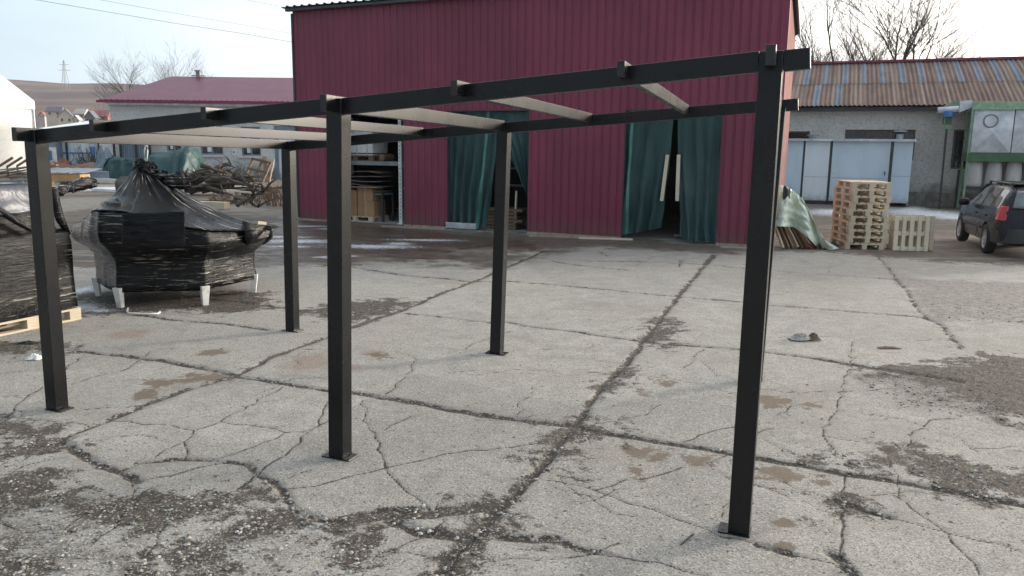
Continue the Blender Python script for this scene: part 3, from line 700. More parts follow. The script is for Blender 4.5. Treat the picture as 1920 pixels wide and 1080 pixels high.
m.poly([(U0 + .1, .13, 0), (U0 + .1, 6.8, 0), (U0 + .1, 6.8, ZI), (U0 + .1, .13, ZI)]); m.poly([(UR, .13, 0), (UR, 6.8, 0), (UR, 6.8, ZI), (UR, .13, ZI)])
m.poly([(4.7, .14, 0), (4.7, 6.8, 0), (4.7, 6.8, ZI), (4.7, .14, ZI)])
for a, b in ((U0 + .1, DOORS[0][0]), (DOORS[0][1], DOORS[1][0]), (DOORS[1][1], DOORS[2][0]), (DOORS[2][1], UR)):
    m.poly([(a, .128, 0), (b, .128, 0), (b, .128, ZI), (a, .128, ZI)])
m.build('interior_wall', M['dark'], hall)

def hthing(name, label, cat, u, d, z=0, group=None, rz=0): return thing(name, label, cat, HP(u, d, z), hang + rz, group)
# storage rack inside the left doorway
rack = hthing('storage_rack', 'white pallet rack standing inside the left doorway of the red hall', 'rack', 0, 0)
ur, _ = HW(751, 300, .3)
def upr(u, d, w=.10):
    m = MB(); m.box((u, d, 1.45), (w, .07, 2.9))
    o = m.build('rack_upright', M['white'], rack, bevel=.006); m = MB()
    for k in range(26): m.box((u, d - .0358, .2 + k * .1), (.02, .002, .035))
    m.build('slot_row', M['dark'], o); m = MB(); m.box((u, d, .02), (w + .06, .13, .04)); m.build('foot', M['white'], o)
upr(ur, .3); upr(ur, 1.4, .08); upr(ur - 2.4, .45, .08); upr(ur - 2.4, 1.4, .08)
for k in range(4):
    m = MB(); m.bar((ur, .34, .35 + k * .6), (ur, 1.38, .65 + k * .6), .03, .03); m.build('brace', M['white'], rack)
zs = HW(700, 306, .5)[1]
for z in (zs, zs + 1.0):
    m = MB(); m.box((ur - 1.2, .5, z), (2.3, .05, .11)); m.build('rack_beam', M['greymetal'], rack)
    m = MB(); m.box((ur - 1.2, 1.35, z), (2.3, .05, .11)); m.build('rack_beam', M['greymetal'], rack)
def pallet_mb(Lx=1.2, Wy=.8):
    dk = MB()
    for k in range(5): dk.box((0, -Wy / 2 + .0725 + k * (Wy - .145) / 4, .133), (Lx, .145 if k in (0, 2, 4) else .1, .022))
    for x in (-Lx / 2 + .0725, 0, Lx / 2 - .0725): dk.box((x, 0, .111), (.145, Wy, .022))
    return dk
PAL = {}
def pallet(label, loc, rz=0, group=None, mat='pallet', lift=None, rot=None):
    if mat not in PAL:
        r_ = bpy.data.objects.new('pallet', None); COL.objects.link(r_); r_.empty_display_size = .2
        pallet_mb().build('deck', M[mat], r_)
        for x in (-.5275, 0, .5275):
            for y in (-.35, 0, .35):
                m = MB(); m.box((x, y, .061), (.145, .1, .078)); m.build('block', M[mat], r_)
        for y in (-.35, 0, .35):
            m = MB(); m.box((0, y, .011), (1.2, .1, .022)); m.build('runner', M[mat], r_)
        PAL[mat] = r_; o = r_
    else: o = copy_tree(PAL[mat])
    o.location = loc; o.rotation_euler = rot if rot else (0, 0, rz); tag(o, label, 'pallet', group); return o
# load on the shelf
u1, z1 = HW(690, 290, .8); ua = HW(657, 290, .8)[0]; ub = HW(708, 290, .8)[0]
pu = (ua + ub) / 2 - .12
pallet('wooden pallet on the rack shelf under a white strapped bundle', HP(pu, .95, zs + .056), hang, None, 'oldwood')
bun = hthing('strapped_bundle', 'pale bundle tied with white straps on the rack pallet', 'bundle', pu, .95, zs + .202)
m = MB(); zt = HW(690, 240, .8)[1] - zs - .2; m.box((0, 0, zt * .5), (1.15, .76, zt)); m.build('bundle_body', M['white'], bun, bevel=.03)
for x in (-.35, .05, .4):
    m = MB(); m.box((x, 0, zt * .5), (.035, .775, zt + .012)); m.build('strap', M['shedwhite'], bun)
for z in (.06, zt - .06):
    m = MB(); m.box((0, 0, z), (1.165, .77, .03)); m.build('dark_band', M['dark'], bun)
lg = hthing('timber_log', 'round cut log lying beside the strapped bundle on the rack', 'log', pu + .85, .6, zs + .057 + .1)
m = MB(); m.tube([(0, 0, 0), (0, .5, 0)], [.1, .1], 12); m.build('log_body', M['oldwood'], lg)
# sagging stacked boards
for k in range(5):
    z = HW(690, 345 - k * 8, .7)[1] - .12; u = pu + .1 + .05 * (k % 2)
    b = MB()
    b.grid(lambda a, c: Vector((-.75 + 1.5 * a, -.3 + .6 * c, .03 * math.sin(a * 5 + k) - .05 * a * a)), 10, 1)
    o = b.build('sheet_board', simple('grey brown board', (.16, .135, .12), .8), None, solid=.02, loc=HP(u, .8, z)); o.rotation_euler = (0, 0, hang)
    tag(o, 'sagging grey board in the stack above the cardboard boxes', 'board', 'boards stacked above the cardboard boxes')
hs_ = HW(690, 352, .7)[1] - .13
sup = hthing('board_stand', 'steel stand carrying the boards behind the cardboard boxes', 'stand', pu + .1, .8)
for x in (-.8, .8):
    for y in (-.25, .25): m = MB(); m.box((x, y, hs_ / 2), (.05, .05, hs_)); m.build('stand_leg', M['dark'], sup)
m = MB(); m.box((.02, 0, hs_ - .03), (1.58, .5, .04)); m.build('stand_top', M['greymetal'], sup)
# boxes on a pallet
ub0 = HW(657, 400, .55)[0]; ub1 = HW(708, 400, .55)[0]; zf = .012
bc = (ub0 + ub1) / 2 - .12
pallet('wooden pallet on the hall floor under three cardboard boxes', HP(bc - .05, .75, zf), hang, None, 'pallet')
def carton(label, u, d, z, s, mat, flap=False):
    t = hthing('cardboard_box', label, 'box', u, d, z)
    m = MB(); m.box((0, 0, s[2] / 2), s); o = m.build('carton', M[mat], t, bevel=.008)
    m = MB(); m.box((0, -s[1] / 2 - .001, s[2] / 2), (.05, .002, s[2])); m.build('tape', M['card2'], o)
    if flap:
        m = MB(); m.box((.05, -.08, s[2] + .015), (s[0] + .3, s[1] + .1, .012)); m.build('lid', M['card2'], t)
u_a, zA = HW(680, 402, .5); bz = zf + .146
um = HW(671, 400, .5)[0]; ue = HW(703, 400, .5)[0]; zmid = HW(690, 377, .5)[1]; ztop = HW(690, 352, .5)[1]
carton('brown cardboard box at the bottom right of the pile in the left doorway', (um + ue) / 2, .75, bz, (ue - um - .02, .55, zmid - bz), 'card')
carton('brown cardboard box with open lid flap on top of the pile', (um + ue) / 2 - .03, .75, zmid + .002, (ue - um - .07, .52, ztop - zmid), 'card', True)
carton('brown cardboard box on the left of the pile beside the pergola post', um - .3, .75, bz, (.55, .55, ztop - bz - .08), 'card')

# net curtains
def curtain(name, label, pts, nu=44, nv=30, fold=.08, freq=7, seed=0, gath=0, mat='net', d=.05):
    # pts: photo corners (top left, top right, bottom right, bottom left) on the hall front
    q = [HW(*p) for p in pts]; t = hthing(name, label, 'curtain', 0, d)
    def f(a, c):
        tl, tr, br, bl = q
        x0, z0 = tl[0] + (tr[0] - tl[0]) * a, tl[1] + (tr[1] - tl[1]) * a; x1, z1 = bl[0] + (br[0] - bl[0]) * a, bl[1] + (br[1] - bl[1]) * a
        e = c ** 1.15
        y = fold * (.25 + c) * (math.sin(a * freq * 6.28 + 2 * nz(a * 3, c * 2, seed) + gath * c * 3) + .7 * nz(a * 6, c * 4, seed + 5)) + .05
        x = x0 + (x1 - x0) * e + .025 * nz(a * 5, c * 5, seed + 9)
        return Vector((x, y, z0 + (z1 - z0) * c + .015 * nz(a * 9, 0, seed) * c))
    m = MB(); m.grid(f, nu, nv); o = m.build('net_cloth', M[mat], t, smooth=True); t['q'] = 0; del t['q']
    return t, f
c1, f1 = curtain('net_curtain', 'dark green net curtain drawn to the left side of the middle doorway', [(839, 209), (935, 209), (908, 431), (840, 425)], seed=1, freq=5)
def seam(t, f, a0, a1, mat='netlight'):
    m = MB(); m.grid(lambda a, c: f(a0 + (a1 - a0) * a, c) - Vector((0, .012, 0)), 2, 24); m.build('hem_tape', M[mat], t, smooth=True)
seam(c1, f1, .76, .80)
c2, f2 = curtain('net_curtain', 'dark green net curtain tied to the right side of the middle doorway', [(920, 209), (991, 209), (990, 362), (985, 366)], seed=2, freq=4, fold=.05)
m = MB(); (ub, zb), (uc, zc) = HW(838, 430), HW(894, 431); m.box(((ub + uc) / 2, -.05, .10), (uc - ub, .04, .15))
tb = m.build('threshold_board', M['shedwhite'], None, loc=HP(0, 0), bevel=.005); tb.rotation_euler = (0, 0, hang); tag(tb, 'pale metal board across the foot of the middle doorway', 'board')
c3, f3 = curtain('net_curtain', 'dark green net curtain with a crumpled hem on the left of the right doorway', [(1171, 207), (1262, 207), (1238, 428), (1159, 442)], seed=3, freq=3, fold=.07, gath=1)
seam(c3, f3, .13, .19)
c4, f4 = curtain('net_curtain', 'dark green net curtain hanging over the right half of the right doorway', [(1268, 207), (1357, 207), (1344, 455), (1276, 452)], seed=4, freq=4, fold=.05)
def batten(t, a, b):
    (ua, za), (ub_, zb_) = HW(*a), HW(*b); m = MB(); m.bar((ua, -.02, za), (ub_, -.02, zb_), .075, .05, up=(0, 1, 0)); m.build('wooden_batten', M['palletw'], t, bevel=.004)
batten(c3, (1251, 290), (1240, 377)); batten(c4, (1272, 290), (1269, 377))
# trolley rack seen through the right net
tr = hthing('wire_trolley', 'pale trolley rack standing behind the right net curtain', 'trolley', 7.55, .9)
for u in (-.42, -.1, .2, .45):
    m = MB(); m.bar((u, 0, .05), (u, 0, 1.0), .03, .03); m.build('trolley_bar', M['greymetal'], tr)
m = MB(); m.box((0, .05, 1.45), (1.0, .4, .85)); m.build('trolley_load', M['bluegrey'], tr, bevel=.02)
m = MB(); m.box((0, .05, .08), (1.05, .5, .05)); m.build('trolley_base', M['greymetal'], tr)
# dim stacks inside the middle doorway
r2 = random.Random(4)
for k in range(6):
    z0 = .03 + k * .09
    m = MB(); m.box((0, 0, .035), (.9 + r2.uniform(-.1, .1), .6, .07)); o = m.build('stacked_plank', M['oldwood'], None, loc=HP(2.62 + r2.uniform(-.06, .06), .75, z0)); o.rotation_euler = (0, 0, hang + r2.uniform(-.08, .08))
    tag(o, 'short brown plank in the pile inside the middle doorway', 'plank', 'planks piled inside the middle doorway')
for k in range(3):
    m = MB(); m.box((0, 0, 0), (1.0, .5, .03)); m.box((.46, 0, -.5), (.05, .05, 1.0))
    o = m.build('shelf', M['greymetal'], None, loc=HP(2.75, 1.5, 1.1 + .45 * k)); o.rotation_euler = (0, 0, hang)
    tag(o, 'grey shelf in the dark behind the middle net curtains', 'shelf', 'shelves behind the middle doorway')
m = MB(); m.bar((2.95, .5, .7), (2.99, .5, 1.7), .06, .04); o = m.build('leaning_post', M['palletw'], None, loc=HP(0, 0)); o.rotation_euler = (0, 0, hang); tag(o, 'pale wooden post leaning inside the middle doorway', 'post')
o.location.z = -.69
# planks on the ground before the wall
def plank(label, a, b, w=.12, h=.03, mat='plinth', z=.0, cat='plank'):
    A_, B_ = G(*a), G(*b); m = MB(); m.bar(A_ + Vector((0, 0, h / 2 + z)), B_ + Vector((0, 0, h / 2 + z)), w, h); o = m.build('plank', M[mat], None); tag(o, label, cat); return o
plank('orange stained plank on the ground before the left red wall panel', (716, 425), (836, 431), .10)
plank('worn plank on the ground before the middle red wall panel', (992, 443), (1085, 446), .10)
plank('pale plank on the ground beside the right doorway', (1085, 447), (1186, 450), .13, .03, 'palletw')
plank('dark board on the ground before the right red panel', (1352, 464), (1450, 470), .16, .03, 'concrete')
# ---------------------------------------------------------------- black wrapped table in the yard
WC = Vector((-4.675, 10.85, 0)); TH0 = R(-108.4)
wt = thing('wrapped_table', 'six sided table wrapped in black stretch film with a peaked top on white legs', 'wrapped table', WC)
def hexr(th, sharp=1.0):
    a = (th - TH0) % (math.pi / 3) - math.pi / 6
    return 1 + sharp * (math.cos(math.pi / 6) / math.cos(a) - 1)
def ztop(th):
    d = (th - R(252) + math.pi) % (2 * math.pi) - math.pi
    return .93 + .31 * math.exp(-(d / R(48)) ** 2)
def interp(t, tab):
    for (a, x), (b_, y) in zip(tab, tab[1:]):
        if a <= t <= b_: return x + (y - x) * (t - a) / (b_ - a)
    return tab[-1][1]
CONE = [(0, 1.0), (.03, .92), (.07, .76), (.14, .64), (.25, .56), (.45, .42), (.65, .28), (.82, .16), (.94, .08), (1, .03)]
def wrap_ring(kind, v, n=180):
    ring = []
    for j in range(n):
        th = 2 * math.pi * j / n; ex, ey = math.cos(th), math.sin(th); zt = ztop(th); cx = cy = 0; sh = 1
        if kind == 'low': z = v; r_ = 1.055 if v > .195 else .99; fold = .003
        elif kind == 'drum':
            z = .60 + (zt - .60) * v; r_ = interp(v, [(0, 1.06), (.22, 1.14), (.42, 1.26), (.6, 1.29), (.85, 1.27), (1, 1.24)]); sh = .92; fold = .004
        else:
            t = v; z = zt + (1.755 - zt) * t; w = max(0, math.cos(th - R(5))); r_ = 1.24 * (interp(t, CONE) + .16 * w * max(0, 1 - abs(t - .1) / .35))
            cx = -.40 * t ** .6; cy = .03; sh = .9 * (1 - t) ** 2; fold = .006 + .045 * t
            fa = math.exp(-((th - R(256)) / .46) ** 4); r_ += fa * .20 * max(0, 1 - abs(t - .15) / .14)
        rr = r_ * hexr(th, sh)
        rr *= 1 + .03 * nz(ex * 2, ey * 2, z * 3) + .012 * nz(ex * 6, ey * 6, z * 7 + 3) + fold * math.sin(th * 17 + 3 * nz(ex, ey, 0)) + fold * .7 * math.sin(th * 31 + z * 4 + 2 * nz(ex * 2, ey * 2, 4))
        if kind != 'low': z += .03 * nz(ex * 2.2 + 7, ey * 2.2, z) + .014 * nz(ex * 6, ey * 6, z * 3)
        ring.append(Vector((cx + rr * ex, cy + rr * ey, z)))
    return ring
MBt = MB(); MBt.loft([wrap_ring('low', v) for v in (.19, .20, .28, .36, .44, .52, .58)] + [wrap_ring('drum', v) for v in (0, .1, .2, .3, .4, .5, .6, .7, .8, .9, .97)], cap=False); MBt.build('film_body', M['film'], wt, smooth=True)
MBt = MB(); MBt.loft([wrap_ring('cone', v) for v in (0, .03, .06, .09, .12, .16, .2, .25, .3, .36, .43, .5, .58, .66, .74, .82, .89, .95, 1)]); MBt.build('film_peak', M['filmcone'], wt, smooth=True)
def patch(name, px, Y, mat, bul=.05, parent=wt, fold=.01):
    q = [AT(x, y, Y_) - WC for (x, y), Y_ in zip(px, Y)]
    m = MB(); nn = (q[1] - q[0]).cross(q[3] - q[0]).normalized()
    if nn.y > 0: nn = -nn
    m.grid(lambda a, c: (q[0].lerp(q[1], a)).lerp(q[3].lerp(q[2], a), c) + nn * (bul * math.sin(a * 3.14) * math.sin(c * 3.14) + fold * nz(a * 4, c * 9, 3) * 2), 24, 16)
    return m.build(name, M[mat], parent, smooth=True, solid=.008)
patch('film_panel', [(230, 400), (346, 396), (347, 463), (228, 466)], [9.56, 9.52, 9.50, 9.55], 'filmdark', .02, fold=.012)
patch('clear_corner', [(196, 397), (222, 370), (223, 400), (214, 402)], [10.1, 10.1, 9.9, 9.9], 'clear', .02)
m = MB()                                                    # pulled out corner at the left
tipL = AT(131, 431, 10.6) - WC
ca, cb, cc, cd_ = (AT(*q) - WC for q in ((168, 405, 10.6), (205, 403, 10.0), (205, 487, 10.0), (170, 470, 10.6)))
rg = []
for f in (0, .35, .65, .85, 1):
    rg.append([p.lerp(tipL, f) + Vector((0, .03 * math.sin(f * 3), .03 * math.sin(f * 6))) for p in (ca, cb, (cb + cc) / 2 + Vector((-.06, -.06, 0)) * (1 - f), cc, cd_, (ca + cd_) / 2)])
m.loft(rg); m.build('film_corner', M['filmdark'], wt, smooth=True)
m = MB(); tp = AT(506, 426, 10.9) - WC
ca, cb, cc, cd_ = (AT(*q) - WC for q in ((455, 410, 11.2), (455, 414, 10.5), (462, 462, 10.5), (465, 460, 11.2)))
rg = []
for f in (0, .4, .7, .9, 1): rg.append([p.lerp(tp, f) + Vector((0, 0, -.02 * math.sin(f * 5))) for p in (ca, cb, (cb + cc) / 2 + Vector((.03, -.05, 0)) * (1 - f), cc, cd_)])
m.loft(rg); m.build('film_corner', M['film'], wt, smooth=True)
m = MB(); pp = [AT(x, y, 10.85) - WC for x, y in ((489, 427), (498, 423), (507, 425), (510, 433), (507, 443), (500, 452), (493, 458))]
m.tube(pp, [.008, .014, .016, .02, .022, .02, .01], 8); m.build('film_loop', M['filmdark'], wt, smooth=True)
m = MB(); A_ = AT(480, 418, 10.9) - WC; B_ = AT(496, 420, 11.0) - WC; m.bar(A_, B_, .1, .06); m.build('wood_end', M['pallet'], wt)
# white cord loop on the peak
m = MB(); pk = [AT(x, y, 10.98) - WC for x, y in ((274, 306), (272, 298), (270.5, 288), (271, 279), (273.5, 273), (276.5, 274), (277, 283), (276, 294), (274.5, 304))]
m.tube(pk, .009, 8); m.build('cord_loop', M['white'], wt, smooth=True)
def lump(px, py, Y, s, seed, mat='film', sq=(1, .7, 1), parent=wt, org=WC, name='film_ruffle', c=None):
    c = (AT(px, py, Y) - org) if c is None else c; rg = []
    for i in range(9):
        v = math.pi * (i + .02) / 8.04; rg.append([])
        for k in range(22):
            t = 2 * math.pi * k / 22; e = Vector((math.sin(v) * math.cos(t), math.sin(v) * math.sin(t), math.cos(v)))
            r_ = s * (1 + .55 * nz(e.x * 2.2, e.y * 2.2, e.z * 2.2 + seed) + .12 * math.sin(t * 7 + v * 5 + seed))
            rg[-1].append(c + Vector((e.x * r_ * sq[0], e.y * r_ * sq[1], e.z * r_ * sq[2])))
    m = MB(); m.loft(rg); return m.build(name, M[mat], parent, smooth=False)
for (x, y, s, q_) in ((264, 308, .07, (1, .8, 1.1)), (283, 312, .06, (1.3, .8, 1)), (276, 318, .09, (1.2, .9, 1)), (305, 330, .09, (1.5, .8, .8)), (328, 338, .10, (1.5, .9, 1.0)), (345, 346, .07, (1.3, .8, 1.0)), (258, 322, .06, (1, .8, 1.2))):
    lump(x, y, 10.85, s, x, 'film', q_)
for k in range(6):
    th = TH0 + R(60 * k); e = Vector((math.cos(th), math.sin(th), 0)); s_ = Vector((-e.y, e.x, 0))
    m = MB(); a, b = e * 1.05, e * 1.02
    m.hexa([b - s_ * .036 - e * .03, b + s_ * .036 - e * .03, b + s_ * .036 + e * .03, b - s_ * .036 + e * .03] + [a + q + Vector((0, 0, .26)) for q in (-s_ * .056 - e * .05, s_ * .056 - e * .05, s_ * .056 + e * .035, -s_ * .056 + e * .035)])
    m.build('leg', M['white'], wt, bevel=.006)
# ---------------------------------------------------------------- wrapped load on a pallet, left edge
dY = (G(158, 598) - G(0, 632)).normalized(); PCn = G(158, 598)
lx = Vector((-dY.y, dY.x, 0)); ang = math.atan2(dY.y, dY.x)
pc = PCn - dY * .62 + lx * .42
pallet('long wooden pallet under the black wrapped load at the left edge', pc, ang, None, 'pallet')
ld = thing('wrapped_load', 'tall load wrapped in black stretch film on a wooden pallet by the left post', 'wrapped load', pc + Vector((0, 0, .146)), ang)
def lp(px, py, off):                        # photo point on the load's right side plane (off metres outside the pallet centre line)
    d = Vector(ray(px, py)); o = Vector((0, 0, CAM_H)); nrm = -lx; q = pc + nrm * off; t = (q - o).dot(nrm) / d.dot(nrm); P = o + d * t - pc
    return Vector((P.dot(dY), P.dot(lx), P.z - .146))
rings = []
prof = [(-.62, .95), (-.3, .96), (0, .95), (.25, .93), (.45, .9), (.58, .84)]
m = MB()
def load_ring(z, gx0, gx1, gy, rg, seed):
    out = []; n = 60
    for j in range(n):
        t = j / n * 4; k = int(t); f = t - k
        p = [(gx0, -gy), (gx1, -gy), (gx1, gy), (gx0, gy)]; a, b = p[k], p[(k + 1) % 4]
        x, y = a[0] + (b[0] - a[0]) * f, a[1] + (b[1] - a[1]) * f
        w = rg * nz(x * 3, y * 3, z * 4 + seed); s = 1 + w
        out.append(Vector((x * s, y * s, z + rg * .6 * nz(x * 2 + 5, y * 2, z))))
    return out
m.loft([load_ring(.0, -1.1, .56, .38, .02, 1), load_ring(.02, -1.1, .58, .39, .02, 1), load_ring(.2, -1.1, .57, .385, .03, 1), load_ring(.4, -1.1, .57, .38, .03, 1), load_ring(.6, -1.1, .57, .38, .03, 1), load_ring(.78, -1.1, .575, .38, .04, 1), load_ring(.88, -1.1, .57, .36, .05, 2), load_ring(.93, -1.1, .52, .30, .06, 2)])
m.build('film_body', M['film'], ld, smooth=True)
m = MB()
m.loft([load_ring(.86, -1.1, .50, .34, .07, 3), load_ring(.98, -1.1, .40, .33, .08, 4), load_ring(1.1, -1.05, .30, .31, .08, 5), load_ring(1.26, -1.0, .25, .28, .08, 6), load_ring(1.40, -1.0, .22, .22, .08, 7), load_ring(1.46, -.98, .18, .12, .08, 7)])
m.build('film_top', M['film'], ld, smooth=True)
q = [lp(-70, 350, .36), lp(62, 346, .30), lp(66, 398, .40), lp(-70, 408, .46)]
m = MB(); m.grid(lambda a, c: q[0].lerp(q[1], a).lerp(q[3].lerp(q[2], a), c) + Vector((0, -.04 * math.sin(a * 3) - .02 * nz(a * 3, c * 3, 2), 0)), 16, 12); m.build('clear_sheet', M['clear'], ld, smooth=True, solid=.006)
m = MB(); m.tube([lp(x, y, .44) for x, y in ((-60, 382), (-10, 388), (8, 400), (30, 415), (60, 432), (70, 438))], [.03, .035, .04, .035, .03, .02], 8); m.build('twisted_film', M['filmdark'], ld, smooth=True)
m = MB(); pts = [lp(x, y, .22) for x, y in ((92, 361), (110, 357), (118, 352), (135, 350), (152, 346), (165, 342), (174, 345))]
m.tube(pts, [.05, .06, .055, .06, .075, .075, .03], 10); m.build('wrapped_arm', M['film'], ld, smooth=True)
for k, (x, y) in enumerate(((112, 357), (124, 351), (136, 351), (148, 347), (160, 343), (168, 344))):
    lump(x, y, 9, .075, k * 3.1, 'film', (1.3, .8, .8), ld, None, 'film_crumple', lp(x, y, .22))
m = MB(); m.tube([lp(x, y, .3) for x, y in ((98, 350), (104, 380), (112, 410), (128, 440))], [.06, .05, .05, .03], 8); m.build('wrapped_arm', M['film'], ld, smooth=True)
# ---------------------------------------------------------------- litter on the concrete
def litter(name, label, cat, px, py, size, mat, seed, h=.05, ay=None):
    c = G(px, py); m = MB(); sx = size; sy = ay or size * .5
    def f(a, b):
        x, y = (a - .5) * 2, (b - .5) * 2; e = max(0, 1 - (x * x) ** 1.0) * max(0, 1 - y * y)
        return Vector((sx * x * (1 + .25 * nz(b * 3, 1, seed)), sy * y * (1 + .4 * nz(a * 3, 2, seed)), .004 + h * e * (.6 + .8 * abs(nz(a * 5, b * 5, seed)))))
    m.grid(f, 16, 10); o = m.build(name, M[mat] if isinstance(mat, str) else mat, None, smooth=False, loc=c, solid=.004); return tag(o, label, cat)
rag = thing('dirty_rag', 'dirty brown and grey rag lying on the concrete right of the front post', 'rag', G(1505, 637))
m = MB()
m.grid(lambda a, b: Vector((.30 * (a - .5), .13 * (b - .5) * (1 + .5 * math.sin(a * 5)), .012 + .05 * math.sin(a * 3.14) * math.sin(b * 3.14) * (1 + nz(a * 6, b * 6, 1)))), 20, 12)
m.build('rag_cloth', simple('grey rag', (.36, .34, .32), .9, .3, 14, grime=(.14, .11, .09)), rag, solid=.005)
m = MB(); m.grid(lambda a, b: Vector((.12 + .13 * (a - .5), .14 * (b - .5), .015 + .06 * math.sin(a * 3.14) * math.sin(b * 3.14) * (1 + .8 * nz(a * 7, b * 7, 8)))), 12, 12)
m.build('muddy_lump', simple('brown mud lump', (.12, .085, .06), .9, .3, 20), rag, solid=.005)
litter('leaf_litter', 'thin dark strip of rotten leaves on the concrete far right of the rag', 'leaves', 1668, 653, .12, 'oldwood', 3, .02, .03)
litter('plastic_scrap', 'crumpled white and black plastic scrap on the ground by the left post', 'scrap', 66, 673, .07, 'white', 5, .05, .05)
litter('plastic_scrap', 'dark plastic scrap under the corner of the wooden pallet', 'scrap', 52, 644, .09, 'blackp', 6, .03, .04)
cs = [G(x, y, .012) for x, y in ((240, 578), (238, 583), (241, 587), (255, 588), (280, 589), (296, 588), (300, 585))]
m = MB(); m.tube(cs, .012, 6); o = m.build('plastic_strap', M['white'], None, smooth=True); tag(o, 'white plastic strap lying in front of the wrapped table', 'strap')

# ---------------------------------------------------------------- right side: pallets, covered boards
sc0 = G(1613, 470); sang = math.atan2(hu.y, hu.x)
rr = random.Random(9)
cxy = G(1619, 468) + Vector((.10, .62, 0))
names = ['at the very bottom of', 'second from the bottom of', 'third from the bottom of', 'fourth from the bottom of', 'fifth from the bottom of', 'fifth from the top of', 'fourth from the top of', 'third from the top of', 'second from the top of', 'on the very top of']
for k in range(10):
    pallet('pale wooden pallet %s the tall pallet stack' % names[k], cxy + Vector((rr.uniform(-.02, .02) + .004 * k, rr.uniform(-.02, .02), .145 * k)), sang + math.pi / 2 + R(20) + rr.uniform(-.05, .05), 'pallets in the tall stack')
# standing pallets
bl = G(1671, 470); br_ = G(1742, 472); d_ = (br_ - bl).normalized(); ea = math.atan2(d_.y, d_.x)
def standing(label, c, tilt, mat):
    # deck faces the viewer, boards upright
    r_ = thing('pallet', label, 'pallet', c, ea, 'pallets standing on edge beside the car')
    Mx = Matrix.Rotation(R(-tilt), 3, 'X')
    def bx(name, cc, dd):
        m = MB(); p = Vector(cc); x, y, z = (k / 2 for k in dd); m.hexa([Mx @ (p + Vector(q)) for q in ((-x, -y, -z), (x, -y, -z), (x, y, -z), (-x, y, -z), (-x, -y, z), (x, -y, z), (x, y, z), (-x, y, z))]); return m
    m = MB(); Hh = .74
    for k in range(5):
        w = .085 if k in (0, 2, 4) else .075; b = bx('', (-.31 + .155 * k, 0, Hh / 2), (w, .022, Hh)); base = len(m.v); m.v += b.v; m.f += [tuple(i + base for i in f) for f in b.f]; m.mi += b.mi
    m.build('deck', M[mat], r_, bevel=.003)
    for z in (.05, Hh / 2, Hh - .05):
        bx('', (0, .0225, z), (.70, .022, .09)).build('cross_board', M[mat], r_)
        for x in (-.30, 0, .30): bx('', (x, .074, z), (.1, .08, .1)).build('block', M['pallet'], r_)
        bx('', (0, .126, z), (.70, .022, .09)).build('runner', M['pallet'], r_)
mid_ = (bl + br_) / 2; nn_ = Vector((-d_.y, d_.x, 0))
standing('bleached pallet standing on edge nearest the viewer beside the tall stack', mid_ + Vector((0, 0, .005)), 3, 'palletw')
standing('pallet standing behind the bleached front pallet, showing at its right', mid_ + nn_ * .19 + d_ * .17 + Vector((0, 0, .005)), 4, 'pallet')
standing('rearmost of the pallets standing on edge, mostly hidden', mid_ + nn_ * .38 + d_ * .02 + Vector((0, 0, .005)), 4, 'pallet')
# boards leaning under a plastic sheet
bc_ = G(1500, 464)
for k in range(9):
    a = G(1468 + k * 9, 466 + (k % 3) * .4); m = MB(); m.bar(a + Vector((0, 0, .01)), a + Vector((-.22 - .01 * k, .35, .75 - .04 * k)), .16 if k % 2 else .1, .025, up=(1, 0, 0))
    o = m.build('leaning_board', M['oldwood' if k % 3 else 'palletw'], None); tag(o, 'pale board leaning under the milky plastic sheet' if k % 3 == 0 else 'dark brown board leaning under the milky plastic sheet', 'board', 'boards leaning under the plastic sheet')
m = MB(); a = G(1508, 466); m.bar(a, a + Vector((.3, .3, .16)), .3, .12); o = m.build('red_crate', M['woodred'], None); tag(o, 'red brown crate at the foot of the leaning boards', 'crate')
sh = thing('plastic_sheet', 'milky green plastic sheet draped over leaning boards beside the front right post', 'sheet', bc_)
cols = [[(1452, 352), (1447, 390), (1449, 412), (1452, 424)], [(1466, 347), (1463, 385), (1465, 412), (1470, 425)], [(1478, 351), (1480, 380), (1483, 406), (1488, 426)], [(1490, 360), (1498, 390), (1506, 420), (1516, 446)], [(1498, 367), (1512, 395), (1525, 432), (1536, 468)], [(1506, 374), (1521, 402), (1538, 442), (1556, 469)], [(1513, 390), (1524, 412), (1546, 450), (1574, 466)]]
def shp(a, c):
    x = a * 6; i = min(5, int(x)); f = x - i; y = c * 3; j = min(2, int(y)); g = y - j
    q = lambda i, j: Vector(cols[i][j]); p = q(i, j).lerp(q(i + 1, j), f).lerp(q(i, j + 1).lerp(q(i + 1, j + 1), f), g)
    if p.y > 464: P = G(p.x, p.y)
    else: P = None
    Y = 16.9 + .35 * (1 - c) + .16 * math.sin(a * 17 + c * 2) * (0.3 + c) + .14 * nz(a * 7, c * 7, 4) + .06 * nz(a * 19, c * 15, 2)
    Q = AT(p.x, p.y, Y); Q.z = max(Q.z, .012 + .02 * abs(nz(a * 8, c * 8)))
    return Q - bc_
m = MB(); m.grid(shp, 44, 30); m.build('sheet_cloth', M['greenfilm'], sh, smooth=True, solid=.006)
m = MB(); c = AT(1472, 361, 17.1) - bc_; m.grid(lambda a, b: c + Vector((.16 * (a - .5), -.1 + .02 * math.sin(a * 8), .22 * (b - .5) * (1 + .4 * math.sin(a * 7)))), 8, 5); m.build('dark_stain_scrap', M['dark'], sh, solid=.004)
m = MB(); m.grid(lambda a, b: G(1545 + a * 28, 468 - b * 15 * (1 - .5 * a), 0) + Vector((0, 0, .02 + .05 * abs(nz(a * 5, b * 4, 7)))) - bc_, 14, 8); m.build('trailing_film', M['clear'], sh, smooth=True, solid=.004)

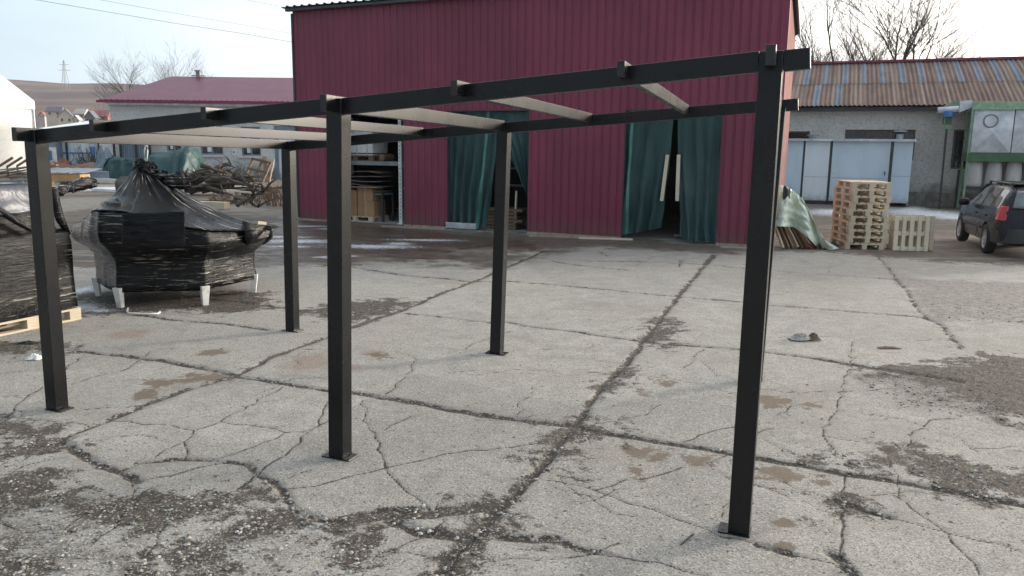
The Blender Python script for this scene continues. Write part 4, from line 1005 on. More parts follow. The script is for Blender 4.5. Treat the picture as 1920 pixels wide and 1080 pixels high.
# ---------------------------------------------------------------- right building, shed, filter machine
rA = Vector((11.2, 33.75, 0)); rB = Vector((18.325, 30.9, 0)); ru = (rB - rA).normalized(); rn = Vector((-ru.y, ru.x, 0)); rang = math.atan2(ru.y, ru.x)
def RW(px, py, d=0.0):
    dr = Vector(ray(px, py)); o = Vector((0, 0, CAM_H)); t = ((rA + rn * d - o).dot(rn)) / dr.dot(rn); P = o + dr * t
    return (P - rA).dot(ru), P.z
def RP(u, d, z=0): return rA + ru * u + rn * d + Vector((0, 0, z))
rb = thing('workshop_building', 'low grey rendered workshop under a rusty corrugated roof', 'building', rA, rang)
ue, ze = RW(1620, 200); zr_ = 6.1
RU0, RU1 = -3.5, 16.0; RD = 5.2
wins = [(RW(1462, 246), RW(1515, 300)), (RW(1585, 243), RW(1712, 300)), (RW(1789, 243), RW(1812, 317))]
holes = []
for (a, b) in wins: holes.append((a[0], b[0], b[1], a[1]))
us = sorted({RU0, RU1} | {h[0] for h in holes} | {h[1] for h in holes}); m = MB(); WH = ze - .02
for a, b in zip(us, us[1:]):
    mid = (a + b) / 2; h = next((h for h in holes if h[0] < mid < h[1]), None)
    if h:
        m.poly([(a, 0, 0), (b, 0, 0), (b, 0, h[2]), (a, 0, h[2])]); m.poly([(a, 0, h[3]), (b, 0, h[3]), (b, 0, WH), (a, 0, WH)])
        for q in ([(a, 0, h[2]), (b, 0, h[2]), (b, .18, h[2]), (a, .18, h[2])], [(a, 0, h[3]), (b, 0, h[3]), (b, .18, h[3]), (a, .18, h[3])], [(a, 0, h[2]), (a, 0, h[3]), (a, .18, h[3]), (a, .18, h[2])], [(b, 0, h[2]), (b, 0, h[3]), (b, .18, h[3]), (b, .18, h[2])]): m.poly(q)
    else: m.poly([(a, 0, 0), (b, 0, 0), (b, 0, WH), (a, 0, WH)])
m.poly([(RU0, 0, 0), (RU0, 2 * RD, 0), (RU0, 2 * RD, WH), (RU0, RD, zr_ - .1), (RU0, 0, WH)]); m.poly([(RU1, 0, 0), (RU1, 2 * RD, 0), (RU1, 2 * RD, WH), (RU1, RD, zr_ - .1), (RU1, 0, WH)]); m.poly([(RU0, 2 * RD, 0), (RU1, 2 * RD, 0), (RU1, 2 * RD, WH), (RU0, 2 * RD, WH)])
m.build('wall', M['stucco2'], rb)
for h in holes:
    m = MB(); a, b, z0, z1 = h; w = .06
    m.box(((a + b) / 2, .12, z0 + w / 2), (b - a, .06, w)); m.box(((a + b) / 2, .12, z1 - w / 2), (b - a, .06, w)); k = max(1, round((b - a) / .8))
    for i in range(k + 1): m.box((a + w / 2 + (b - a - w) * i / k, .12, (z0 + z1) / 2), (w, .058, z1 - z0 - 2 * w))
    f = m.build('window', M['oldwood'], rb); m = MB(); m.poly([(a, .14, z0), (b, .14, z0), (b, .14, z1), (a, .14, z1)]); m.build('pane', M['glass'], f)
    m = MB(); e = .1
    for (c, d) in ((((a + b) / 2, -.008, z1 + e / 2), (b - a + 2 * e, .02, e)), ((a - e / 2, -.008, (z0 + z1) / 2), (e, .02, z1 - z0)), ((b + e / 2, -.008, (z0 + z1) / 2), (e, .02, z1 - z0))): m.box(c, d)
    m.build('surround', M['stucco2'], f)
def wav(u0, u1, p=.177, n=6):
    k = int((u1 - u0) / p * n); return [(u0 + i * p / n, .026 * math.cos(2 * math.pi * i / n)) for i in range(k + 1)]
pts = wav(RU0 - .3, RU1 + .3); sl = (zr_ - ze) / (RD + .5)
def roofz(y): return ze + .02 + (y + .5) * sl
def strip(name, y0, y1, lift, u_sel, mat):
    m = MB()
    for (a, da), (b, db) in zip(pts, pts[1:]):
        if not u_sel((a + b) / 2): continue
        m.poly([(a, y0, roofz(y0) + da + lift), (b, y0, roofz(y0) + db + lift), (b, y1, roofz(y1) + db + lift), (a, y1, roofz(y1) + da + lift)])
    return m.build(name, M[mat], rb, solid=.005)
su = [RW(1516 + 34 * k - .2 * k, 150, RD)[0] for k in range(-3, 15)]; st_ = lambda u: any(abs(u - s) < .12 for s in su)
ym = RD * .42
strip('roof', -.5, ym + .15, 0, lambda u: not any(abs(u - s) < .13 for s in (su[4] - .25, su[5] - .2)), 'rust'); strip('roof', ym, RD, .02, lambda u: not st_(u), 'rust')
strip('roof_light', -.5, ym + .15, .002, lambda u: any(abs(u - s) < .13 for s in (su[4] - .25, su[5] - .2)), 'translu')
strip('roof_light', ym, RD, .022, st_, 'translu')
m = MB(); m.poly([(RU0 - .3, RD, zr_), (RU1 + .3, RD, zr_), (RU1 + .3, 2 * RD + .5, ze), (RU0 - .3, 2 * RD + .5, ze)]); m.build('roof', M['rust'], rb, solid=.02)
m = MB(); m.box(((RU0 + RU1) / 2, RD, roofz(RD) + .06), (RU1 - RU0 + .6, .35, .1)); m.build('ridge_cap', M['wine'], rb)
m = MB(); m.box(((RU0 + RU1) / 2, -.2, ze - .13), (RU1 - RU0 + .4, .36, .1)); m.build('soffit', M['eave'], rb)
m = MB(); m.box(((RU0 + RU1) / 2, -.03, .28), (RU1 - RU0, .06, .56)); m.build('plinth', simple('dark damp plinth', (.20, .19, .165), .95, .35, 3, grime=(.07, .07, .055)), rb)
# pale blue shed before it
sd = thing('tin_shed', 'pale blue sheet metal shed with flat silver roof against the workshop', 'shed', rA, rang)
dS = -.95; ub_ = [RW(x, 320, dS)[0] for x in (1440, 1503, 1507, 1553, 1558, 1666, 1672, 1708)]; zs1 = RW(1600, 266, dS)[1]
for i in (0, 2, 4, 6):
    m = MB(); a, b = ub_[i], ub_[i + 1]; m.box(((a + b) / 2, dS + .02, (zs1 + .1) / 2 + .05), (b - a, .04, zs1 - .1)); m.build('panel', M['blueshed' if i != 2 else 'shedwhite'], sd, bevel=.004)
m = MB(); m.box((ub_[7] - .02, dS / 2, zs1 / 2), (.04, -dS - .08, zs1 - .1)); m.build('panel', M['shedwhite'], sd)
for x in ((ub_[1] + ub_[2]) / 2, (ub_[3] + ub_[4]) / 2, (ub_[5] + ub_[6]) / 2):
    m = MB(); m.box((x, dS + .035, zs1 / 2), (.1, .05, zs1)); m.build('post', M['eave'], sd)
m = MB(); m.box(((ub_[0] + ub_[7]) / 2, dS + .05, zs1 - .02), (ub_[7] - ub_[0], .06, .10)); m.build('top_rail', M['eave'], sd)
m = MB(); m.box(((ub_[0] + ub_[7]) / 2, dS / 2 - .1, zs1 + .07), (ub_[7] - ub_[0] + .16, -dS + .12, .09)); m.build('roof', M['zinc'], sd)
m = MB(); m.box(((ub_[0] + ub_[5]) / 2, dS + .05, .06), (ub_[5] - ub_[0], .08, .12)); m.build('sill', M['eave'], sd)
for (xa, xb, py) in ((1508, 1552, 331), (1559, 1665, 333), (1673, 1707, 330)):
    a, b = RW(xa, py, dS)[0], RW(xb, py, dS)[0]; z = RW(xa, py, dS)[1]; m = MB(); m.box(((a + b) / 2, dS - .002, z), (b - a, .008, .012)); m.build('panel_seam', M['greymetal'], sd)
u, z = RW(1560, 320, dS); m = MB(); m.box((u + .08, dS - .004, z), (.2, .008, .06)); m.build('sticker', M['white'], sd)
u, z = RW(1659, 325, dS); m = MB(); m.box((u, dS - .03, z), (.03, .03, .16)); m.build('handle', M['eave'], sd)
for px in (1687, 1524):
    u, z = RW(px, 258, -.5); v = thing('roof_vent', 'small grey capped vent pipe on the right end of the tin shed roof' if px > 1600 else 'small dark capped vent pipe on the left part of the tin shed roof', 'vent', RP(u, -.5, zs1 + .115), rang)
    k = 1.0 if px > 1600 else .45
    m = MB(); m.tube([(0, 0, 0), (0, 0, .2 * k)], [.13, .13], 12); m.build('pipe', M['shedwhite'], v); m = MB(); m.tube([(0, 0, .2 * k), (0, 0, .3 * k + .02)], [.02, .02], 6); m.build('stem', M['dark'], v)
    m = MB(); m.tube([(0, 0, .28 * k), (0, 0, .34 * k + .02)], [.28, .20], 14); m.build('cap', M['greymetal'], v)
# filter machine
fm = thing('filter_machine', 'green framed dust filter machine with silver panels and hanging clear bags', 'machine', rA, rang)
dF = -1.6
def FP(px, py): return RW(px, py, dF)
uA = FP(1820, 260)[0]; uM = FP(1897, 260)[0]; uS = uM - uA; zT = FP(1850, 206)[1]; zB = FP(1850, 286)[1]; zG0 = FP(1850, 302)[1]; zTop = FP(1830, 189)[1]; zbag = FP(1850, 352)[1]
NU = 3
for k in range(NU):
    a = uA + .03 + k * uS; b = a + uS - .03
    m = MB(); c = ((a + b) / 2, (zT + zB) / 2)
    corners = [(a, zB), (b, zB), (b, zT), (a, zT)]
    for i in range(4):
        p, q = corners[i], corners[(i + 1) % 4]; m.poly([(p[0], dF, p[1]), (q[0], dF, q[1]), (c[0], dF - .12, c[1] - .05)])
    pn = m.build('panel', M['zinc'], fm)
    cu, cz = a + (b - a) * .42, zB + (zT - zB) * .74; m = MB(); rad = .22
    m.loft([[Vector((cu + r_ * math.cos(t), d, cz + r_ * math.sin(t))) for t in [2 * math.pi * i / 20 for i in range(20)]] for r_, d in ((rad + .03, dF - .03), (rad + .03, dF - .115), (rad, dF - .12), (rad - .02, dF - .09))]); m.build('porthole_rim', M['greymetal'], pn)
    m = MB(); m.tube([(cu, dF - .098, cz), (cu, dF - .104, cz)], [rad - .02, rad - .02], 20); m.build('porthole', M['zinc'], pn)
Ue = uA + NU * uS
m = MB(); m.hexa([(uA - .05, dF - .1, zT), (Ue, dF - .1, zT), (Ue, dF + 1.3, zT), (uA - .05, dF + 1.3, zT), (uA + .02, dF + .05, zTop), (Ue, dF + .05, zTop - .12), (Ue, dF + 1.2, zTop - .12), (uA + .02, dF + 1.2, zTop)]); m.build('top_duct', M['mgreen'], fm, bevel=.01)
m = MB(); m.box(((uA + Ue) / 2, dF + .6, (zB + zG0) / 2 - .02), (Ue - uA + .1, 1.35, zB - zG0)); m.build('bottom_duct', M['mgreen2'], fm, bevel=.01)
m = MB(); m.poly([(uA, dF + 1.2, zB), (Ue, dF + 1.2, zB), (Ue, dF + 1.2, zT), (uA, dF + 1.2, zT)]); m.poly([(uA, dF, zB), (uA, dF + 1.2, zB), (uA, dF + 1.2, zT), (uA, dF, zT)]); m.build('back_panel', M['greymetal'], fm)
for u in (uA - .03, Ue):
    for d in (dF - .03, dF + 1.2):
        m = MB(); m.box((u, d, zTop / 2 - .05), (.07, .07, zTop - .1)); m.build('frame_leg', M['mgreen'], fm)
for k in range(2 * NU):
    u = uA + .30 + k * .60 * uS / 1.25; ring = []
    for z, r_ in ((zG0 - .01, .2), (zG0 - .1, .235), ((zG0 + zbag) / 2, .265), (zbag + .15, .27), (zbag + .03, .24), (zbag, .1)):
        ring.append([Vector((u + r_ * math.cos(t) * (1 + .08 * nz(t, z, k)), dF + .35 + r_ * math.sin(t), z)) for t in [2 * math.pi * i / 18 for i in range(18)]])
    m = MB(); m.loft(ring); m.build('bag', M['bagfilm'], fm, smooth=True)
m = MB(); m.box(((uA + Ue) / 2, dF + .35, zbag - .06), (Ue - uA, .8, .08)); m.build('bag_rail', M['eave'], fm)
# fan with curved duct beside it
fn = thing('extractor_fan', 'green extractor fan with curved silver hood on a thin pole stand by the workshop wall', 'fan', rA, rang)
def fp(px, py, d=dF + .4): u, z = RW(px, py, d); return Vector((u, d, z))
w = Vector((0, .55, 0)); rg = []
for f in range(7):
    t = f / 6; x = 1757 + 41 * t; yt = 213 - 24 * math.sin(t * 1.45) ** .8 - 1.5 * t; rg.append([fp(x, yt), fp(x, yt) + w, fp(x, 213 - 3 * t) + w, fp(x, 213 - 3 * t)])
m = MB(); m.loft(rg); m.build('curved_hood', M['mgreen'], fn)
m = MB(); m.grid(lambda a, c: fp(1758 + 40 * a, 213 - 3 * a - 11.5 * c, dF + .36 - .07 * math.sin(c * 2.6)), 8, 6); m.build('silver_lip', M['zinc'], fn, smooth=True, solid=.01)
m = MB(); a, b = fp(1799, 200), fp(1823, 196); m.loft([[a + Vector((0, 0, .2)), a + Vector((0, .5, .2)), a + Vector((0, .5, -.22)), a + Vector((0, 0, -.22))], [b + Vector((0, 0, .16)), b + Vector((0, .5, .16)), b + Vector((0, .5, -.1)), b + Vector((0, 0, -.1))]]); m.build('duct', M['zinc'], fn)
c = fp(1778, 214); m = MB(); m.tube([c + Vector((0, -.05, .1)), c + Vector((0, -.05, -.1))], [.17, .17], 12); m.build('motor', M['blue'], fn)
c = fp(1778, 225); m = MB(); m.box(c + Vector((0, .15, 0)), (.32, .3, .32)); m.build('motor_mount', M['mgreen2'], fn)
m = MB()
for x in (1771, 1786): m.bar(fp(x, 212), fp(x, 240), .035, .035)
m.bar(fp(1765, 241), fp(1788, 241), .05, .04); m.build('bracket', M['mgreen'], fn)
a = fp(1775, 242); b = Vector((fp(1762, 380)[0], a.y, 0)); m = MB(); m.bar(a, b, .07, .07, up=(0, 1, 0)); m.build('pole', M['eave'], fn)
pm = MB(); (u, z) = RW(1798, 318, -.06); pm.tube([(u, -.06, 0), (u, -.06, z)], [.045, .045], 8); o = pm.build('drain_pipe', M['eave'], None, loc=rA); o.rotation_euler = (0, 0, rang); tag(o, 'dark drain pipe rising from the ground under the narrow workshop window', 'pipe')

# ---------------------------------------------------------------- estate car, right edge
CW = .5 * 1.70
wr = G(1841, 474); wf = G(1794, 450.5); cdir = (wf - wr).normalized(); cang = math.atan2(cdir.y, cdir.x); crt = Vector((cdir.y, -cdir.x, 0))
car = thing('parked_car', 'dark blue estate car with roof rails parked at the right edge', 'car', wr + crt * .865, cang)
# local x forward (0 at rear axle), y left
st = [  # x, bottom, half width, belt z, top z, top half width
 (-.86, .42, .70, .60, .66, .62), (-.84, .30, .78, .86, .92, .70), (-.78, .26, .81, .93, 1.02, .66), (-.66, .24, .835, .95, 1.30, .58), (-.52, .23, .85, .955, 1.42, .56), (-.1, .22, .86, .955, 1.455, .57), (.5, .20, .865, .95, 1.465, .575),
 (1.1, .20, .865, .945, 1.455, .57), (1.6, .20, .86, .94, 1.40, .56), (1.95, .21, .855, .935, 1.22, .60), (2.3, .22, .85, .925, .985, .68), (2.7, .22, .83, .86, .92, .66), (3.1, .24, .79, .78, .83, .62), (3.32, .30, .68, .62, .68, .54), (3.36, .40, .60, .52, .56, .46)]
def cring(s):
    x, zb, w, zl, zt, tw = s; mid = zb + (zl - zb) * .5
    h = [(.6 * w, zb), (.95 * w, zb + .06), (w, mid), (.985 * w, zl - .10), (.95 * w, zl)]
    h += [(tw + (.95 * w - tw) * .5, zl + (zt - zl) * .5), (tw, zl + (zt - zl) * .90), (tw * .8, zt), (0, zt + .012)]
    full = h + [(-y, z) for y, z in reversed(h[:-1])]
    return [Vector((x, y, z)) for y, z in full]
m = MB(); m.loft([cring(s) for s in st]); body = m.build('body', M['carpaint'], car, smooth=True)
cut = MB()
for x in (0, 2.52):
    for sgn in (1, -1): cut.tube([(x, sgn * .52, .31), (x, sgn * 1.0, .31)], [.36, .36], 28)
co = cut.build('cutter', M['dark'], None); co.location = car.location; co.rotation_euler = car.rotation_euler
bmod = body.modifiers.new('arches', 'BOOLEAN'); bmod.object = co; bmod.operation = 'DIFFERENCE'; bmod.solver = 'EXACT'
sub = None
bpy.context.view_layer.update(); dg = bpy.context.evaluated_depsgraph_get(); me2 = bpy.data.meshes.new_from_object(body.evaluated_get(dg)); body.modifiers.clear(); body.data = me2; bpy.data.objects.remove(co)
md = body.modifiers.new('edges', 'EDGE_SPLIT'); md.split_angle = R(40)
m = MB(); m.box((1.2, 0, .42), (3.6, 1.0, .3)); m.build('underbody', M['dark'], car)
def wheel(x, y):
    sg = 1 if y > 0 else -1; n = 28
    m = MB(); m.tube([(0, .03 * sg, 0), (0, .035 * sg, 0)], [.205, .205], n); w = m.build('wheel', M['dark'], car, loc=(x, y, .31))
    prof = [(.20, -.09), (.29, -.095), (.315, -.06), (.318, 0), (.315, .06), (.29, .095), (.20, .09)]
    m = MB(); m.loft([[Vector((r_ * math.cos(t), d * sg, r_ * math.sin(t))) for t in [2 * math.pi * i / n for i in range(n)]] for r_, d in prof], cap=False); m.build('tyre', M['rubber'], w, smooth=True)
    m = MB()
    m.loft([[Vector((r_ * math.cos(t), d * sg, r_ * math.sin(t))) for t in [2 * math.pi * i / n for i in range(n)]] for r_, d in ((.20, .05), (.212, .09), (.198, .088), (.19, .06))], cap=False)
    for k in range(9):
        t = 2 * math.pi * k / 9; e = Vector((math.cos(t), 0, math.sin(t))); m.bar(e * .03 + Vector((0, .075 * sg, 0)), e * .2 + Vector((0, .07 * sg, 0)), .045, .02, up=(0, 1, 0))
    m.tube([(0, .06 * sg, 0), (0, .088 * sg, 0)], [.05, .045], 12); m.build('rim', M['chrome'], w)
for x in (0, 2.52):
    for y in (.765, -.765): wheel(x, y)
def sec(x):
    for a, b in zip(st, st[1:]):
        if a[0] <= x <= b[0]:
            f = (x - a[0]) / (b[0] - a[0]); return [p + (q - p) * f for p, q in zip(a, b)]
def side(x, v, off=.006, sg=1):             # v 0 at belt, 1 at the roof edge
    _, zb, w, zl, zt, tw = sec(x); pts = [(.95 * w, zl), (tw + (.95 * w - tw) * .5, zl + (zt - zl) * .5), (tw, zl + (zt - zl) * .90)]
    t = v * 2; i = min(1, int(t)); f = t - i; y = pts[i][0] + (pts[i + 1][0] - pts[i][0]) * f; z = pts[i][1] + (pts[i + 1][1] - pts[i][1]) * f
    return Vector((x, sg * (y + off), z + off * .4))
for sg in (1, -1):
    for (a0, a1, b0, b1) in ((-.60, -.48, -.02, -.06), (.04, .0, .72, .70), (.80, .78, 1.80, 1.55)):
        m = MB(); m.grid(lambda s, t: side((a0 + (b0 - a0) * s) * (1 - t) + (a1 + (b1 - a1) * s) * t, .06 + .84 * t, .006, sg), 10, 6); m.build('side_window', M['carglass'], car, smooth=True)
    m = MB(); m.bar(Vector((-.45, sg * .56, 1.475)), Vector((1.35, sg * .56, 1.485)), .035, .03)
    for x in (-.42, .45, 1.32): m.box((x, sg * .56, 1.45), (.1, .035, .05))
    m.build('roof_rail', M['blackp'], car)
    m = MB(); m.loft([[Vector((xx, sg * yy, z)) for xx, yy in ((-.69 + .05 * f, .86 - .09 * f), (-.79 + .06 * f, .845 - .10 * f), (-.875 + .10 * f, .76 - .09 * f), (-.875 + .10 * f, .70 - .06 * f), (-.72, .66))] for z, f in ((.76, 0), (.86, .25), (.97, .6), (1.04, .9))]); m.build('tail_lamp', M['lampred'], car, bevel=.012)
    m = MB(); m.loft([[Vector((1.62 + dx, sg * (.88 + dy), .99 + r_ * math.sin(t))) + Vector((r_ * .5 * math.cos(t), 0, 0)) for t in [2 * math.pi * i / 10 for i in range(10)]] for dx, dy, r_ in ((0, 0, .05), (.0, .05, .085), (0, .17, .085), (.01, .21, .05))]); m.build('mirror', M['carpaint'], car, smooth=True)
    for x in (.08, .92): m = MB(); m.box((x + .05, sg * .868, .80), (.16, .03, .035)); m.build('door_handle', M['carpaint'], car, bevel=.008)
    m = MB(); m.bar(Vector((.42, sg * .868, .52)), Vector((2.12, sg * .862, .52)), .02, .05); m.build('side_strip', M['cardust'], car)
    m = MB()
    for x in (.76, 1.98): m.bar(Vector((x, sg * .858, .30)), Vector((x, sg * .834, .92)), .008, .012, up=(1, 0, 0))
    m.build('door_gap', M['dark'], car)
m = MB(); m.grid(lambda s, t: Vector((-.815 + .205 * t + .0 * s, (s - .5) * 2 * (.60 - .10 * t), 1.0 + .34 * t)) + Vector((-.014, 0, .010)), 8, 6); m.build('rear_window', M['carglass'], car, smooth=True, solid=.01)
m = MB(); m.loft([[Vector((x, y, z)) for x, y, z in ((xx, yy, .30), (xx, yy, .58))] + [Vector((xx + .1, yy, .60)), Vector((xx + .1, yy, .30))] for xx, yy in ((-.55, .85), (-.80, .80), (-.90, .55), (-.925, 0), (-.90, -.55), (-.80, -.80), (-.55, -.85))]); m.build('rear_bumper', M['cardust'], car, bevel=.015)
m = MB(); m.box((-.872, 0, .76), (.02, .52, .115)); m.build('number_plate', M['shedwhite'], car)
m = MB(); m.grid(lambda s, t: Vector((1.63 + .66 * (1 - t), (s - .5) * 2 * (.56 + .1 * (1 - t)), 1.40 - .425 * (1 - t))) + Vector((.012, 0, .014)), 6, 6); m.build('windscreen', M['carglass'], car, smooth=True)
m = MB(); m.box((.5, 0, 1.478), (2.0, 1.06, .012)); m.build('roof_panel', M['rooftint'], car, bevel=.005)
# ---------------------------------------------------------------- far left: long building, tent, hut
YB = 52.0
def LP(px, py): p = AT(px, py, YB); return p.x, p.z
lb = thing('rendered_building', 'long grey rendered building under a wine red hipped roof', 'building', (0, YB, 0))
xl = LP(209, 250)[0]; xr = LP(640, 250)[0]; ze2 = LP(380, 192)[1]
wn_ = []
for (x0, y0, x1, y1) in ((453, 238, 487, 292), (376, 235, 416, 290), (312, 240, 338, 284)):
    a = LP(x0, y1); b = LP(x1, y0); wn_.append((a[0], b[0], a[1], b[1]))
dr_ = (LP(513, 240)[0], LP(562, 240)[0], 0, LP(530, 236)[1])
us = sorted({xl, xr} | {w[0] for w in wn_} | {w[1] for w in wn_} | {dr_[0], dr_[1]}); m = MB()
for a, b in zip(us, us[1:]):
    mid = (a + b) / 2; h = next((w for w in wn_ + [dr_] if w[0] < mid < w[1]), None)
    if h:
        if h[2] > 0: m.poly([(a, 0, 0), (b, 0, 0), (b, 0, h[2]), (a, 0, h[2])])
        m.poly([(a, 0, h[3]), (b, 0, h[3]), (b, 0, ze2), (a, 0, ze2)])
        for q in ([(a, 0, h[2]), (b, 0, h[2]), (b, .25, h[2]), (a, .25, h[2])], [(a, 0, h[3]), (b, 0, h[3]), (b, .25, h[3]), (a, .25, h[3])], [(a, 0, h[2]), (a, 0, h[3]), (a, .25, h[3]), (a, .25, h[2])], [(b, 0, h[2]), (b, 0, h[3]), (b, .25, h[3]), (b, .25, h[2])]): m.poly(q)
    else: m.poly([(a, 0, 0), (b, 0, 0), (b, 0, ze2), (a, 0, ze2)])
m.poly([(xl, 0, 0), (xl, 9, 0), (xl, 9, ze2), (xl, 0, ze2)]); m.poly([(xr, 0, 0), (xr, 9, 0), (xr, 9, ze2), (xr, 0, ze2)]); m.poly([(xl, 9, 0), (xr, 9, 0), (xr, 9, ze2), (xl, 9, ze2)])
m.build('wall', M['stucco'], lb)
for (a, b, z0, z1) in wn_:
    m = MB(); w = .09
    m.box(((a + b) / 2, .15, z0 + w / 2), (b - a, .07, w)); m.box(((a + b) / 2, .15, z1 - w / 2), (b - a, .07, w)); m.box(((a + b) / 2, .15, z0 + (z1 - z0) * .66), (b - a - 2 * w, .065, w))
    for x in (a + w / 2, (a + b) / 2, b - w / 2): m.box((x, .15, (z0 + z1) / 2), (w, .066, z1 - z0 - 2 * w))
    f = m.build('window', M['greymetal'], lb); m = MB(); m.poly([(a, .17, z0), (b, .17, z0), (b, .17, z1), (a, .17, z1)]); m.build('pane', M['glass'], f)
    m = MB(); m.box(((a + b) / 2 - .2, .162, (z0 + z1) / 2), ((b - a) * .18, .006, (z1 - z0) * .8)); m.build('curtain', M['shedwhite'], f)
    m = MB(); m.box(((a + b) / 2, -.06, z0 - .09), (b - a + .35, .12, .12)); m.build('sill', M['stucco'], f)
m = MB(); w = .22
m.box((dr_[0] + w / 2, .1, dr_[3] / 2), (w, .1, dr_[3])); m.box(((dr_[0] + dr_[1]) / 2, .1, dr_[3] - w / 2), (dr_[1] - dr_[0] - .01, .09, w)); df = m.build('door_frame', M['bluegrey'], lb)
m = MB(); m.poly([(dr_[0], .2, 0), (dr_[1], .2, 0), (dr_[1], .2, dr_[3]), (dr_[0], .2, dr_[3])]); m.build('door', M['shedwhite'], lb)
px_, pz_ = LP(439, 286); m = MB(); m.box((px_, -.012, pz_), (.22, .02, .34)); nb = m.build('wall_sign', M['white'], lb); m = MB(); m.box((px_, -.024, pz_ + .02), (.11, .005, .14)); m.build('sign_mark', M['bluegrey'], nb)
YR = 5.0; ex0 = AT(186, 190, YB - .6).x; rx0 = AT(322, 146, YB + YR).x; zr2 = AT(420, 145, YB + YR).z; ezz = ze2 + .05
m = MB(); E0 = (ex0, -.6, ezz); E1 = (xr + 1, -.6, ezz); R0 = (rx0, YR, zr2); R1 = (xr + 1, YR, zr2); E2 = (xr + 1, 2 * YR + .6, ezz); E3 = (ex0, 2 * YR + .6, ezz)
m.poly([E0, E1, R1, R0]); m.poly([E0, R0, E3]); m.poly([E3, R0, R1, E2]); m.build('roof', M['wineroof'], lb, solid=.05)
m = MB(); n = int((xr - ex0) / .35)
for k in range(n): m.box((ex0 + .1 + k * .35, -.62, ezz + .03), (.12, .04, .05))
m.box(((ex0 + xr) / 2, -.58, ezz - .08), (xr - ex0 + .4, .05, .16)); m.build('fascia', M['wine'], lb)
m = MB(); m.box(((xl + xr) / 2, -.2, ezz - .2), (xr - xl, .4, .14)); m.build('gutter', M['zinc'], lb)
cx_, cz_ = AT(372, 140, YB + YR).x, zr2; m = MB(); m.box((cx_, YR, cz_ + .15), (.28, .3, .5)); m.box((cx_, YR, cz_ + .43), (.4, .42, .06)); m.build('chimney', M['greymetal'], lb)
m = MB(); m.bar((cx_ - .5, YR, cz_ + .1), (cx_ + .5, YR, cz_ + .08), .05, .05); m.build('chimney_stay', M['eave'], lb)
# white marquee
dv = Vector((.42, .91, 0)).normalized(); tn_ = Vector((.91, -.42, 0)); tcn = AT(72, 315, 58); tcn.z = 0
tz = lambda py: AT(72, py, 58).z
tent = thing('marquee', 'white marquee tent at the left edge with pale roof and valance', 'tent', tcn)
q = lambda s, o, z: -dv * s - tn_ * o + Vector((0, 0, z))
zE, zV = tz(189), tz(205); zA = 8.4
m = MB(); m.grid(lambda a, c: q(24 * a, .0 + .03 * math.sin(a * 60), zV + .12 - (zV + .12) * c) , 80, 4); m.build('side_wall', M['tent'], tent, smooth=True)
m = MB(); m.poly([q(0, 0, 0), q(0, 12, 0), q(0, 12, zE), q(0, 6, zA), q(0, 0, zE)]); m.build('end_wall', M['tent'], tent)
m = MB(); m.poly([q(-.1, -.06, zE), q(24, -.06, zE), q(24, 6, zA), q(-.1, 6, zA)]); m.poly([q(-.1, 12, zE), q(24, 12, zE), q(24, 6, zA), q(-.1, 6, zA)]); m.build('roof', M['tentroof'], tent, solid=.02)
m = MB(); m.grid(lambda a, c: q(-.1 + 24.1 * a, -.08, zE + (zV - zE) * c), 40, 1); m.build('valance', M['tent'], tent, solid=.01)
for s in (0, 5, 10):
    m = MB(); m.bar(q(s, -.02, 0), q(s, -.02, zV), .1, .1); m.build('pole', M['white'], tent)
# pale blue hut
YH = 60
def HPp(px, py, dy=0): return AT(px, py, YH + dy)
hut = thing('pale_blue_hut', 'pale blue hut with low silver roof beyond the left front post', 'hut', (0, YH, 0))
m = MB(); a, b = HPp(104, 312).x, HPp(215, 312).x; zt = HPp(150, 243).z; m.box(((a + b) / 2, 2.5, zt / 2), (b - a, 5, zt)); m.build('wall', M['paleblue'], hut)
m = MB(); rz_ = HPp(130, 224).z; rx = HPp(128, 230).x; m.poly([(a - 1, -.4, zt), (b + .5, -.4, zt), (b - 1.5, 3, rz_), (rx, 3, rz_)]); m.poly([(a - 1, -.4, zt), (rx, 3, rz_), (a - 1, 6, zt)]); m.poly([(b + .5, -.4, zt), (b - 1.5, 3, rz_), (b + .5, 6, zt)]); m.build('roof', M['tentroof'], hut, solid=.04)
m = MB(); m.box(((a + b) / 2, -.03, HPp(150, 287).z), (b - a, .05, .1)); m.build('blue_rail', M['blue'], hut)
for px in (127, 187): m = MB(); x = HPp(px, 290).x; m.box((x, -.08, zt / 2), (.12, .1, zt)); m.build('post', M['dark'], hut)
x = HPp(183, 290).x; m = MB(); z = HPp(183, 275).z; m.box((x, -.2, z / 2), (.32, .12, z)); o = m.build('blue_post', M['blue'], None, loc=(0, YH - .4, 0)); tag(o, 'bright blue upright board standing before the pale hut', 'post')
an = thing('grey_annex', 'grey shed with blue window in a white frame beside the marquee', 'shed', (0, YH - 1, 0))
m = MB(); a2, b2 = AT(60, 300, YH - 1).x, AT(105, 300, YH - 1).x; zt2 = AT(90, 255, YH - 1).z; m.box(((a2 + b2) / 2, 2, zt2 / 2), (b2 - a2, 4, zt2)); m.build('wall', M['bluegrey'], an)
wa, wb = AT(88, 300, YH - 1), AT(102, 280, YH - 1); m = MB(); m.box(((wa.x + wb.x) / 2, -.05, (wa.z + wb.z) / 2), (abs(wb.x - wa.x) + .3, .08, wb.z - wa.z + .3)); f = m.build('window', M['white'], an)
m = MB(); m.box(((wa.x + wb.x) / 2 - .1, -.1, (wa.z + wb.z) / 2 - .05), (abs(wb.x - wa.x) - .1, .03, wb.z - wa.z - .1)); m.build('pane', M['blue'], f)
